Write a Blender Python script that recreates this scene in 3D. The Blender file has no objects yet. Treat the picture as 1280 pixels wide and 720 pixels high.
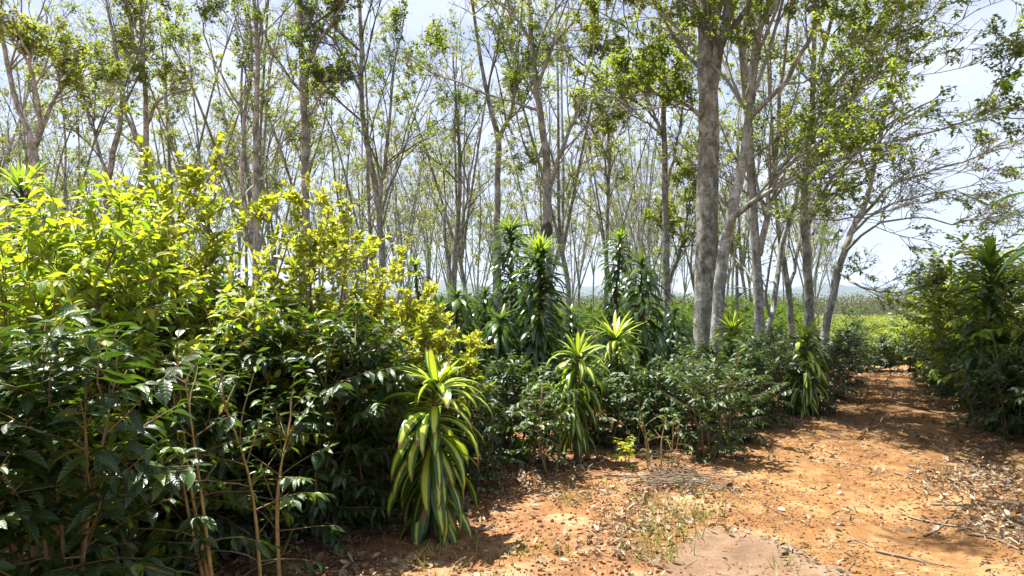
import bpy, math, random
import numpy as np

random.seed(7)
SC = bpy.context.scene
COL = SC.collection
R_ = math.radians
FPX, HZ, EYE = 881.0, 372.0, 1.6          # focal length in photo pixels, horizon row, eye height


def W(px, py, d):
    """photo pixel at a depth (metres) -> world point"""
    return np.array([(px - 640.0) / FPX * d, d, EYE - (py - HZ) / FPX * d])


# ------------------------------------------------------------------ value noise
def _hash(ix, iy, s):
    n = (ix * 374761393 + iy * 668265263 + s * 974711) & 0x7fffffff
    n = ((n ^ (n >> 13)) * 1274126177) & 0x7fffffff
    return ((n ^ (n >> 16)) & 0xffff) / 65535.0


def vnoise(x, y, s=0):
    x = np.asarray(x, float); y = np.asarray(y, float)
    ix = np.floor(x).astype(np.int64); iy = np.floor(y).astype(np.int64)
    fx = x - ix; fy = y - iy
    fx = fx * fx * (3 - 2 * fx); fy = fy * fy * (3 - 2 * fy)
    a = _hash(ix, iy, s); b = _hash(ix + 1, iy, s); c = _hash(ix, iy + 1, s); d = _hash(ix + 1, iy + 1, s)
    return (a * (1 - fx) + b * fx) * (1 - fy) + (c * (1 - fx) + d * fx) * fy


def fbm(x, y, s=0, o=4):
    t = 0; a = .5
    for k in range(o):
        t = t + a * vnoise(x, y, s + k); x = x * 2.03; y = y * 2.03; a *= .5
    return t


def unit(v):
    return v / np.maximum(np.linalg.norm(v, axis=-1, keepdims=True), 1e-9)


# ------------------------------------------------------------------ mesh builder (all quads)
class MB:
    def __init__(s):
        s.v = []; s.f = []; s.a = []; s.m = []; s.n = 0

    def add(s, v, f, a=None, mat=0):
        v = np.asarray(v, np.float32).reshape(-1, 3); f = np.asarray(f, np.int32).reshape(-1, 4)
        if a is None: a = np.zeros((len(v), 3), np.float32)
        s.v.append(v); s.f.append(f + s.n); s.a.append(np.asarray(a, np.float32).reshape(-1, 3))
        s.m.append(np.full(len(f), mat, np.int32)); s.n += len(v)

    def mesh(s, name, mats, smooth=True):
        me = bpy.data.meshes.new(name)
        v = np.concatenate(s.v); f = np.concatenate(s.f); a = np.concatenate(s.a); m = np.concatenate(s.m)
        me.vertices.add(len(v)); me.vertices.foreach_set('co', v.ravel())
        me.loops.add(f.size); me.loops.foreach_set('vertex_index', f.ravel())
        me.polygons.add(len(f))
        me.polygons.foreach_set('loop_start', np.arange(0, f.size, 4, dtype=np.int32))
        me.polygons.foreach_set('loop_total', np.full(len(f), 4, np.int32))
        me.polygons.foreach_set('material_index', m)
        me.polygons.foreach_set('use_smooth', np.full(len(f), smooth, bool))
        at = me.attributes.new('lf', 'FLOAT_VECTOR', 'POINT'); at.data.foreach_set('vector', a.ravel())
        for mt in mats: me.materials.append(mt)
        me.update()
        return me

    def build(s, name, mats, parent=None, smooth=True):
        if not isinstance(mats, (list, tuple)): mats = [mats]
        return link(name, s.mesh(name, mats, smooth), parent)


def link(name, me, parent=None):
    o = bpy.data.objects.new(name, me); COL.objects.link(o)
    if parent is not None: o.parent = parent
    return o


def tag(o, label=None, cat=None, group=None, kind=None):
    if label: o['label'] = label
    if cat: o['category'] = cat
    if group: o['group'] = group
    if kind: o['kind'] = kind
    return o


def thing(name, loc, label, cat, group=None, rz=0.0, sc=1.0):
    o = bpy.data.objects.new(name, None); COL.objects.link(o)
    o.empty_display_size = .2
    o.location = loc; o.rotation_euler = (0, 0, rz); o.scale = (sc, sc, sc) if not isinstance(sc, tuple) else sc
    return tag(o, label, cat, group)


def place_copy(src, loc, rz, sc, label, group=None):
    c = src.copy(); COL.objects.link(c)
    c.location = loc; c.rotation_euler = (random.uniform(-.04, .04), random.uniform(-.04, .04), rz)
    c.scale = (sc, sc, sc) if not isinstance(sc, tuple) else sc
    c['label'] = label
    if group: c['group'] = group
    elif 'group' in c.keys(): del c['group']
    for ch in list(src.children):
        d = ch.copy(); COL.objects.link(d); d.parent = c
        for g in list(ch.children):
            e = g.copy(); COL.objects.link(e); e.parent = d
    return c


# ------------------------------------------------------------------ tubes and leaves
def tubes(mb, P, R, k=6, mat=0, rough=0.0, rng=None):
    P = np.asarray(P, float); R = np.asarray(R, float)
    if P.ndim == 2: P = P[None]; R = R[None]
    B, n, _ = P.shape
    T = unit(np.gradient(P, axis=1))
    mean = unit(P[:, -1] - P[:, 0])
    ref = np.where(np.abs(mean[:, 2:3]) < .8, np.array([[0, 0, 1.]]), np.array([[1., 0, 0]]))[:, None, :]
    U = unit(np.cross(T, np.broadcast_to(ref, T.shape))); V = np.cross(T, U)
    ang = np.linspace(0, 2 * np.pi, k, endpoint=False)
    c = np.cos(ang)[None, None, :, None]; s_ = np.sin(ang)[None, None, :, None]
    RR = R[:, :, None, None]
    if rough > 0:
        RR = RR * (1 + rough * rng.normal(size=(B, n, k, 1)))
    v = P[:, :, None, :] + RR * (c * U[:, :, None, :] + s_ * V[:, :, None, :])
    j = np.arange(n - 1)[:, None]; i = np.arange(k)[None, :]
    q = np.stack([j * k + i, j * k + (i + 1) % k, (j + 1) * k + (i + 1) % k, (j + 1) * k + i], -1).reshape(-1, 4)
    f = (q[None] + (np.arange(B) * n * k)[:, None, None]).reshape(-1, 4)
    mb.add(v.reshape(-1, 3), f, None, mat)


def leaf_template(rows, fold=.12, droop=.18, cols=3):
    """rows: (along, half width); leaf lies along +y, blade in x, up +z"""
    v = []; a = []
    xs = [-1, 0, 1] if cols == 3 else [-1, 1]
    for (y, w) in rows:
        for x in xs:
            v.append((x * w, y, abs(x) * w * fold * 2 - droop * y * y)); a.append((x, y, 0))
    nc = len(xs); f = []
    for r in range(len(rows) - 1):
        for c in range(nc - 1):
            f.append((r * nc + c, r * nc + c + 1, (r + 1) * nc + c + 1, (r + 1) * nc + c))
    return np.array(v), np.array(f), np.array(a)


LEAF_NEAR = leaf_template([(0, .012), (.12, .03), (.32, .17), (.55, .205), (.78, .13), (.92, .045), (1, .006)])
LEAF_CURL = leaf_template([(0, .012), (.12, .03), (.32, .155), (.55, .19), (.78, .125), (.92, .045), (1, .006)], .30, .42)
LEAF_OVATE = leaf_template([(0, .012), (.1, .07), (.35, .24), (.65, .23), (.9, .1), (1, .02)], droop=.1)
LEAF_MID = leaf_template([(0, .015), (.3, .17), (.65, .19), (1, .01)], cols=3)
LEAF_FAR = leaf_template([(0, .03), (.5, .27), (1, .03)], fold=.2, droop=.12, cols=2)
LEAF_DRY = leaf_template([(0, .03), (.3, .22), (.65, .24), (1, .03)], fold=.35, droop=-.35, cols=3)


def leaves(mb, tpl, pos, ydir, up, size, tint, mat=0, wide=1.0):
    N = len(pos)
    if N == 0: return
    tv, tf, ta = tpl
    y = unit(ydir); x = unit(np.cross(y, up)); z = np.cross(x, y)
    s = np.asarray(size, float).reshape(-1, 1, 1) * np.ones((N, 1, 1))
    wd = np.asarray(wide, float).reshape(-1, 1, 1) * np.ones((N, 1, 1))
    v = pos[:, None, :] + s * (tv[None, :, 0:1] * wd * x[:, None, :] + tv[None, :, 1:2] * y[:, None, :] + tv[None, :, 2:3] * z[:, None, :])
    a = np.repeat(ta[None], N, 0).copy(); a[:, :, 2] = np.asarray(tint).reshape(-1, 1)
    f = (tf[None] + (np.arange(N) * len(tv))[:, None, None]).reshape(-1, 4)
    mb.add(v.reshape(-1, 3), f, a.reshape(-1, 3), mat)


def along(P, R, idx, t):
    m = P.shape[1]
    f = np.clip(t, 0, .9999) * (m - 1); i = f.astype(int); u = (f - i)[:, None]
    o = P[idx, i] * (1 - u) + P[idx, i + 1] * u
    r = R[idx, i] * (1 - u[:, 0]) + R[idx, i + 1] * u[:, 0]
    return o, unit(P[idx, i + 1] - P[idx, i]), r


def grow(rng, P, R, nch, ratio, ang, up, n=5, tmin=.3, tmax=1.0, wig=.16, rs=.55, rmin=.004, lmin=0, lmax=9, bend=.05, flat=0.0, bias=None):
    B = len(P)
    nch = np.broadcast_to(np.asarray(nch), (B,))
    idx = np.repeat(np.arange(B), nch); N = len(idx)
    t = tmin + (tmax - tmin) * rng.random(N)
    o, T, r = along(P, R, idx, t)
    L = np.linalg.norm(np.diff(P, axis=1), axis=2).sum(1)[idx]
    rnd = rng.normal(size=(N, 3)); rnd[:, 2] *= (1 - flat)
    perp = unit(rnd - (rnd * T).sum(1, keepdims=True) * T)
    a = np.radians(ang[0] + (ang[1] - ang[0]) * rng.random(N))[:, None]
    d = unit(np.cos(a) * T + np.sin(a) * perp + np.array([0, 0, up]))
    if bias is not None: d = unit(d + np.array(bias))
    ln = np.clip(L * ratio * (1 - .5 * t) * (.65 + .7 * rng.random(N)), lmin, lmax)
    Q = np.zeros((N, n, 3)); Q[:, 0] = o
    for j in range(1, n):
        d = unit(d + rng.normal(size=(N, 3)) * wig + np.array([0, 0, bend]))
        Q[:, j] = Q[:, j - 1] + d * (ln / (n - 1))[:, None]
    r0 = np.maximum(np.minimum(np.minimum(r * rs, .9 * r), ln * .017 + .002), rmin)
    RR = np.maximum(r0[:, None] * np.linspace(1, .4, n)[None], rmin * .7)
    return Q, RR


def smooth(P, n):
    P = np.asarray(P, float)
    m = len(P)
    Q = np.concatenate([[2 * P[0] - P[1]], P, [2 * P[-1] - P[-2]]])
    out = []
    for t in np.linspace(0, m - 1, n):
        i = min(int(t), m - 2); u = t - i
        p0, p1, p2, p3 = Q[i], Q[i + 1], Q[i + 2], Q[i + 3]
        out.append(.5 * ((2 * p1) + (-p0 + p2) * u + (2 * p0 - 5 * p1 + 4 * p2 - p3) * u * u + (-p0 + 3 * p1 - 3 * p2 + p3) * u ** 3))
    return np.array(out)


def clump(rng, wl=1.6):
    K = rng.normal(size=(5, 3)) * (2 * np.pi / wl) * .55; ph = rng.random(5) * 6.28
    return lambda p: np.sin(p @ K.T + ph).sum(1) / 2.2


# ------------------------------------------------------------------ materials
def newmat(name):
    m = bpy.data.materials.new(name); m.use_nodes = True
    nt = m.node_tree; nt.nodes.clear()
    return m, nt, nt.nodes.new


def ramp(nt, stops, fac=None, interp='LINEAR'):
    r = nt.nodes.new('ShaderNodeValToRGB'); cr = r.color_ramp; cr.interpolation = interp
    while len(cr.elements) > 1: cr.elements.remove(cr.elements[-1])
    for i, (p, c) in enumerate(stops):
        e = cr.elements[0] if i == 0 else cr.elements.new(p)
        e.position = p
        e.color = (c, c, c, 1) if isinstance(c, (int, float)) else (*c, 1)
    if fac is not None: nt.links.new(fac, r.inputs[0])
    return r.outputs[0]


def math_(nt, op, a, b=None, clamp=False):
    n = nt.nodes.new('ShaderNodeMath'); n.operation = op; n.use_clamp = clamp
    for i, x in enumerate((a, b)):
        if x is None: continue
        if isinstance(x, (int, float)): n.inputs[i].default_value = x
        else: nt.links.new(x, n.inputs[i])
    return n.outputs[0]


def mix(nt, f, a, b, bt='MIX'):
    n = nt.nodes.new('ShaderNodeMix'); n.data_type = 'RGBA'; n.blend_type = bt
    for s, x in ((n.inputs[0], f), (n.inputs[6], a), (n.inputs[7], b)):
        if isinstance(x, (int, float)): s.default_value = x
        elif isinstance(x, tuple): s.default_value = (*x, 1)
        else: nt.links.new(x, s)
    return n.outputs[2]


def noise(nt, scale, vec=None, detail=4, rough=.6, dist=0.0):
    n = nt.nodes.new('ShaderNodeTexNoise'); n.inputs['Scale'].default_value = scale
    n.inputs['Detail'].default_value = detail; n.inputs['Roughness'].default_value = rough
    n.inputs['Distortion'].default_value = dist
    if vec is not None: nt.links.new(vec, n.inputs['Vector'])
    return n.outputs['Fac']


def leaf_mat(name, cols, tcols, tfac=.35, rough=.38, spec=.5, stripe=None, rib=None, vein=0.0, tips=False):
    """cols / tcols: ramps over the per-leaf tint for reflected and transmitted colour"""
    m, nt, N = newmat(name)
    out = N('ShaderNodeOutputMaterial'); at = N('ShaderNodeAttribute'); at.attribute_name = 'lf'
    sep = N('ShaderNodeSeparateXYZ'); nt.links.new(at.outputs['Vector'], sep.inputs[0])
    oi = N('ShaderNodeObjectInfo')
    tint = math_(nt, 'ADD', sep.outputs[2], math_(nt, 'MULTIPLY', math_(nt, 'SUBTRACT', oi.outputs['Random'], .5), .16), True)
    k = len(cols) - 1
    c = ramp(nt, [(i / k, x) for i, x in enumerate(cols)], tint)
    k = len(tcols) - 1
    tc = ramp(nt, [(i / k, x) for i, x in enumerate(tcols)], tint)
    au = math_(nt, 'ABSOLUTE', sep.outputs[0])
    if stripe:
        w = math_(nt, 'ADD', au, math_(nt, 'MULTIPLY', math_(nt, 'SUBTRACT', tint, .50), -.75))
        f = ramp(nt, [(.30, 1.0), (.52, 0.0)], w)
        w = math_(nt, 'ADD', w, 0.0); c = mix(nt, f, c, stripe[0]); tc = mix(nt, f, tc, stripe[1])
    if tips:
        tw = math_(nt, 'ADD', sep.outputs[1], math_(nt, 'MULTIPLY', tint, .10))
        f = ramp(nt, [(.955, 0.0), (.995, 1.0)], tw)
        c = mix(nt, f, c, (.22, .12, .05)); tc = mix(nt, f, tc, (.2, .1, .04))
    if rib:
        f = ramp(nt, [(.05, 1.0), (.14, 0.0)], au)
        c = mix(nt, math_(nt, 'MULTIPLY', f, .7), c, rib)
    p = N('ShaderNodeBsdfPrincipled'); nt.links.new(c, p.inputs['Base Color'])
    p.inputs['Roughness'].default_value = rough; p.inputs['Specular IOR Level'].default_value = spec
    if vein > 0:
        wv = math_(nt, 'SINE', math_(nt, 'ADD', math_(nt, 'MULTIPLY', sep.outputs[1], 55.0), math_(nt, 'MULTIPLY', au, -9.0)))
        b = N('ShaderNodeBump'); b.inputs['Strength'].default_value = vein; b.inputs['Distance'].default_value = .004
        nt.links.new(wv, b.inputs['Height']); nt.links.new(b.outputs[0], p.inputs['Normal'])
    t = N('ShaderNodeBsdfTranslucent'); nt.links.new(tc, t.inputs[0])
    mx = N('ShaderNodeMixShader'); mx.inputs[0].default_value = tfac
    nt.links.new(p.outputs[0], mx.inputs[1]); nt.links.new(t.outputs[0], mx.inputs[2])
    nt.links.new(mx.outputs[0], out.inputs[0])
    return m


def bark_mat(name, dark, mid, pale, moss, lichen=.5, scale=1.0):
    m, nt, N = newmat(name)
    out = N('ShaderNodeOutputMaterial'); tc = N('ShaderNodeTexCoord')
    mp = N('ShaderNodeMapping'); mp.inputs['Scale'].default_value = (scale, scale, scale * .75)
    nt.links.new(tc.outputs['Object'], mp.inputs[0]); v = mp.outputs[0]
    a = noise(nt, 8, v, 7, .72); b = noise(nt, 5, v, 6, .75, .4); d = noise(nt, 30, v, 4, .75)
    c = ramp(nt, [(.32, dark), (.5, mid), (.68, pale)], a)
    c = mix(nt, ramp(nt, [(.52, 0.0), (.62, lichen)], b), c, pale)
    c = mix(nt, ramp(nt, [(.56, 0.0), (.66, .75)], noise(nt, 2.1, v, 5, .7, 1.0)), c, moss)
    c = mix(nt, ramp(nt, [(.35, .55), (.5, 0.0)], d), c, dark)
    p = N('ShaderNodeBsdfPrincipled'); p.inputs['Roughness'].default_value = .9; p.inputs['Specular IOR Level'].default_value = .15
    nt.links.new(c, p.inputs['Base Color'])
    bp = N('ShaderNodeBump'); bp.inputs['Strength'].default_value = .7; bp.inputs['Distance'].default_value = .02
    nt.links.new(math_(nt, 'ADD', d, a), bp.inputs['Height']); nt.links.new(bp.outputs[0], p.inputs['Normal'])
    nt.links.new(p.outputs[0], out.inputs[0])
    return m


def plain_mat(name, cols, rough=.8, scale=8.0, spec=.2):
    m, nt, N = newmat(name)
    out = N('ShaderNodeOutputMaterial'); tc = N('ShaderNodeTexCoord')
    k = max(len(cols) - 1, 1)
    c = ramp(nt, [(.3 + .4 * i / k, x) for i, x in enumerate(cols)], noise(nt, scale, tc.outputs['Object'], 5))
    p = N('ShaderNodeBsdfPrincipled'); p.inputs['Roughness'].default_value = rough; p.inputs['Specular IOR Level'].default_value = spec
    nt.links.new(c, p.inputs['Base Color']); nt.links.new(p.outputs[0], out.inputs[0])
    return m


M = {}
M['bark'] = bark_mat('grey_bark', (.055, .054, .042), (.20, .20, .162), (.46, .46, .41), (.125, .145, .06), .85)
M['bark_pale'] = bark_mat('pale_bark', (.075, .073, .06), (.27, .27, .232), (.56, .56, .52), (.17, .185, .10), .8)
M['twig'] = plain_mat('twig_bark', [(.155, .15, .128), (.33, .325, .29)], .9, 3)
M['twig_dark'] = plain_mat('dark_twig_bark', [(.07, .068, .056), (.18, .175, .15)], .9, 3)
M['coffee_stem'] = plain_mat('coffee_stem', [(.10, .07, .035), (.24, .18, .09)], .85, 12)
M['sapling_stem'] = plain_mat('sapling_stem', [(.22, .13, .04), (.40, .30, .12)], .8, 14)
M['knot'] = plain_mat('knot_bark', [(.03, .025, .018), (.13, .11, .085)], .95, 9)
M['dry_stick'] = plain_mat('dry_stick', [(.08, .055, .035), (.26, .21, .155)], .9, 9)
M['tree_leaf'] = leaf_mat('tree_leaf', [(.025, .052, .009), (.062, .108, .012), (.115, .155, .016), (.17, .19, .03)],
                          [(.12, .20, .015), (.27, .37, .02), (.40, .46, .03), (.48, .50, .05)], .48, .5, .3)
M['tree_leaf_pale'] = leaf_mat('pale_tree_leaf', [(.055, .085, .018), (.10, .13, .028), (.14, .16, .04), (.18, .19, .06)],
                               [(.18, .24, .03), (.30, .36, .05), (.40, .43, .08), (.44, .45, .10)], .48, .75, .12)
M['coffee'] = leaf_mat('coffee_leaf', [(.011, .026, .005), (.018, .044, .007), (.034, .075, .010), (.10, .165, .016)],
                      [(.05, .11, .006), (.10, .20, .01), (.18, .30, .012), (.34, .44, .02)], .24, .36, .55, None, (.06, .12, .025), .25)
M['coffee_sunlit_lime'] = leaf_mat('sunny_coffee_leaf', [(.035, .085, .010), (.085, .17, .013), (.16, .245, .018), (.36, .35, .03)],
                            [(.12, .26, .01), (.26, .44, .015), (.42, .54, .02), (.64, .58, .03)], .46, .36, .5, None, (.16, .22, .05), .3)  # coffee leaf with sunlit brightness put into its colour; also serves lime plants
M['yellow'] = leaf_mat('yellow_shrub_leaf', [(.035, .065, .010), (.12, .165, .016), (.25, .285, .028), (.40, .37, .05)],
                       [(.10, .17, .010), (.32, .42, .02), (.54, .58, .03), (.66, .59, .05)], .45, .42, .4, None, (.25, .27, .06))
M['drac_var'] = leaf_mat('striped_dracaena_leaf', [(.020, .060, .008), (.035, .10, .012), (.06, .15, .015)],
                         [(.05, .14, .008), (.10, .24, .012), (.16, .32, .015)], .28, .32, .5, ((.44, .52, .055), (.60, .68, .04)), tips=True)
M['drac'] = leaf_mat('green_dracaena_leaf', [(.014, .034, .007), (.024, .056, .010), (.042, .088, .014), (.10, .16, .025)],
                     [(.05, .11, .01), (.09, .18, .013), (.15, .26, .018), (.28, .40, .03)], .22, .28, .55, None, (.08, .14, .03))
M['drac_tuft'] = leaf_mat('lime_dracaena_tuft', [(.06, .14, .014), (.12, .22, .02), (.20, .29, .03)],
                          [(.20, .38, .015), (.32, .50, .02), (.44, .56, .03)], .38, .34, .5)
M['undergrowth'] = leaf_mat('undergrowth_leaf', [(.02, .045, .008), (.04, .08, .012), (.075, .12, .016)], [(.07, .14, .01), (.15, .24, .015), (.24, .34, .02)], .3, .8, .1)
M['field_leaf'] = leaf_mat('field_leaf', [(.05, .09, .015), (.11, .15, .02), (.19, .21, .03)],
                           [(.16, .24, .02), (.30, .36, .03), (.42, .44, .04)], .4, .55, .3)
M['dry_leaf'] = leaf_mat('dry_leaf', [(.04, .026, .017), (.13, .083, .048), (.27, .20, .125), (.42, .36, .27)],
                         [(.10, .05, .02), (.22, .12, .05), (.30, .2, .1), (.4, .3, .2)], .12, .75, .25)
M['grass'] = leaf_mat('dry_grass', [(.12, .15, .02), (.24, .24, .05), (.42, .36, .16)],
                      [(.2, .26, .03), (.3, .32, .06), (.4, .36, .15)], .3, .7, .2)
M['grove'] = leaf_mat('far_grove', [(.045, .055, .03), (.075, .08, .048), (.06, .085, .03)], [(.1, .11, .06), (.14, .15, .08), (.15, .18, .05)], .25, 1.0, .0)


def ground_mat(name, soilA, soilB, dark, tan, tanamt, far=False):
    m, nt, N = newmat(name)
    out = N('ShaderNodeOutputMaterial'); g = N('ShaderNodeNewGeometry'); v = g.outputs['Position']
    n1 = noise(nt, .55, v, 6, .62); n2 = noise(nt, 2.3, v, 7, .68, .4); n3 = noise(nt, 11, v, 6, .72); n4 = noise(nt, 55, v, 4, .75)
    c = ramp(nt, [(.36, dark), (.47, soilB), (.60, soilA)], math_(nt, 'ADD', math_(nt, 'MULTIPLY', n1, .5), math_(nt, 'MULTIPLY', n2, .5)))
    c = mix(nt, math_(nt, 'MULTIPLY', ramp(nt, [(.50, 0.0), (.64, 1.0)], n2), tanamt), c, tan)
    c = mix(nt, ramp(nt, [(.36, .6), (.50, 0.0)], n3), c, dark)
    c = mix(nt, math_(nt, 'MULTIPLY', ramp(nt, [(.58, 0.0), (.66, 1.0)], n3), tanamt * .7), c, tan)
    c = mix(nt, ramp(nt, [(.30, .55), (.46, 0.0)], n4), c, dark)
    c = mix(nt, ramp(nt, [(.60, 0.0), (.72, .45)], n4), c, tan)
    if far:
        sp = N('ShaderNodeSeparateXYZ'); nt.links.new(v, sp.inputs[0])
        mr = N('ShaderNodeMapRange'); mr.inputs['From Min'].default_value = 15; mr.inputs['From Max'].default_value = 24
        nt.links.new(sp.outputs[1], mr.inputs[0])
        fc = ramp(nt, [(.38, (.10, .13, .03)), (.5, (.17, .18, .05)), (.62, (.22, .17, .09))], noise(nt, .035, v, 6, .65))
        c = mix(nt, mr.outputs[0], c, fc)
        mr2 = N('ShaderNodeMapRange'); mr2.inputs['From Min'].default_value = 90; mr2.inputs['From Max'].default_value = 260
        nt.links.new(sp.outputs[1], mr2.inputs[0])
        fc2 = ramp(nt, [(.35, (.06, .08, .03)), (.5, (.17, .14, .10)), (.6, (.24, .20, .15))], noise(nt, .006, v, 7, .7))
        c = mix(nt, mr2.outputs[0], c, fc2)
    p = N('ShaderNodeBsdfPrincipled'); p.inputs['Roughness'].default_value = .95; p.inputs['Specular IOR Level'].default_value = .1
    nt.links.new(c, p.inputs['Base Color'])
    b = N('ShaderNodeBump'); b.inputs['Strength'].default_value = .8; b.inputs['Distance'].default_value = .03
    nt.links.new(math_(nt, 'ADD', n3, math_(nt, 'MULTIPLY', n4, .5)), b.inputs['Height'])
    nt.links.new(b.outputs[0], p.inputs['Normal']); nt.links.new(p.outputs[0], out.inputs[0])
    return m


M['ground'] = ground_mat('red_soil', (.30, .132, .05), (.235, .115, .05), (.085, .05, .027), (.36, .255, .145), 1.0, True)
M['path'] = ground_mat('trodden_earth', (.275, .142, .052), (.20, .10, .037), (.085, .046, .021), (.34, .225, .11), .75)
M['road'] = ground_mat('worn_road', (.225, .148, .093), (.19, .122, .076), (.12, .077, .047), (.265, .188, .125), .55)


# ------------------------------------------------------------------ ground, path, road, hills
def hgt(x, y):
    x = np.asarray(x, float); y = np.asarray(y, float)
    z = .10 * (fbm(x * .5, y * .5, 3) - .47) + .045 * (fbm(x * 3, y * 3, 9, 4) - .46) + .018 * (vnoise(x * 7, y * 7, 15) - .5)
    cx = np.interp(y, [2, 4, 6, 8, 11, 14.4], [3.2, 3.3, 3.6, 4.5, 6.1, 7.6])
    z = z - .035 * (np.exp(-((x - cx - .62) / .22) ** 2) + np.exp(-((x - cx + .62) / .22) ** 2)) * np.clip((15 - y) / 3, 0, 1)
    z = z * np.clip(1 - (np.hypot(x, y) - 30) / 40, 0.0, 1)
    z = z - .02 * np.clip(y - 14.3, 0, 3) - .012 * np.clip(y - 17, 0, 90)
    z = z - .012 * np.clip(y - 107, 0, 500)
    return z


def H1(x, y): return float(hgt(np.array([x]), np.array([y]))[0])


def geo(a, b, fine0, fine1, step, grow_=1.16):
    xs = list(np.arange(fine0, fine1 + 1e-6, step))
    s = step; x = xs[-1]
    while x < b: s = min(s * grow_, 260); x += s; xs.append(x)
    s = step; x = xs[0]; lo = []
    while x > a: s = min(s * grow_, 260); x -= s; lo.append(x)
    return np.array(lo[::-1] + xs)


def sheet(name, xs, ys, zf, mat, keep=None, kind='structure'):
    X, Y = np.meshgrid(xs, ys); Z = zf(X, Y)
    nx, ny = len(xs), len(ys)
    j, i = np.meshgrid(np.arange(ny - 1), np.arange(nx - 1), indexing='ij')
    f = np.stack([j * nx + i, j * nx + i + 1, (j + 1) * nx + i + 1, (j + 1) * nx + i], -1).reshape(-1, 4)
    if keep is not None:
        cx = (X[:-1, :-1] + X[1:, 1:]) / 2; cy = (Y[:-1, :-1] + Y[1:, 1:]) / 2
        f = f[keep(cx, cy).ravel()]
        used = np.unique(f); mp = np.zeros(nx * ny, int); mp[used] = np.arange(len(used)); f = mp[f]
        V = np.stack([X, Y, Z], -1).reshape(-1, 3)[used]
    else:
        V = np.stack([X, Y, Z], -1).reshape(-1, 3)
    mb = MB(); mb.add(V, f)
    return tag(mb.build(name, mat), kind=kind)


sheet('ground', geo(-4200, 4200, -6, 9, .07), geo(-150, 5600, 2.6, 16, .07), hgt, M['ground'])

# edges of the path: left and right x as functions of distance
PYS = np.array([2.0, 4.0, 5.0, 6.0, 7.0, 8.0, 9.2, 11., 12.5, 14.4, 15.5])
PXL = np.array([1.5, 1.9, 1.75, 1.7, 2.1, 2.8, 3.9, 5.0, 5.9, 6.9, 7.6])
PXR = np.array([4.3, 4.6, 5.0, 5.3, 5.7, 6.1, 6.6, 7.2, 7.6, 8.4, 8.9])


def on_path(x, y, m=0.0):
    w = (fbm(x * 1.3, y * 1.3, 21) - .47) * .9
    return (x > np.interp(y, PYS, PXL) + m + w) & (x < np.interp(y, PYS, PXR) - m + w) & (y < 15.2) & (y > 2.2)


sheet('path', np.arange(.5, 9.6, .06), np.arange(2.2, 15.4, .06), lambda x, y: hgt(x, y) + .004, M['path'], lambda x, y: on_path(x, y))
RDY = np.array([-3, 2.0, 3.2, 4.05, 4.45, 4.75, 4.95]); RDL = np.array([-.6, .3, .6, .86, 1.0, 1.24, 1.5]); RDR = np.array([3.6, 2.6, 2.2, 1.93, 1.81, 1.64, 1.5])


def on_road(x, y):
    w = (fbm(x * 3, y * 3, 33) - .47) * .16
    return (x > np.interp(y, RDY, RDL) + w) & (x < np.interp(y, RDY, RDR) + w) & (y < 4.9)


sheet('road', np.arange(-1, 4, .025), np.arange(-2.5, 5.1, .025), lambda x, y: hgt(x, y) + .009, M['road'], on_road)


def hillz(x, y):
    r = np.clip((y - 2300) / 900, 0, 1) * np.clip((5000 - y) / 1200, 0, 1)
    return -18 + r * np.maximum(3, 18 + 215 * (fbm(x * .0016, y * .0010, 57, 6) - .36))


M['hill'] = plain_mat('hill_cover', [(.025, .04, .025), (.05, .065, .035), (.09, .09, .055)], .95, .004)
sheet('hills', np.arange(-4000, 4001, 40), np.arange(2200, 5201, 75), hillz, M['hill'])


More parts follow.
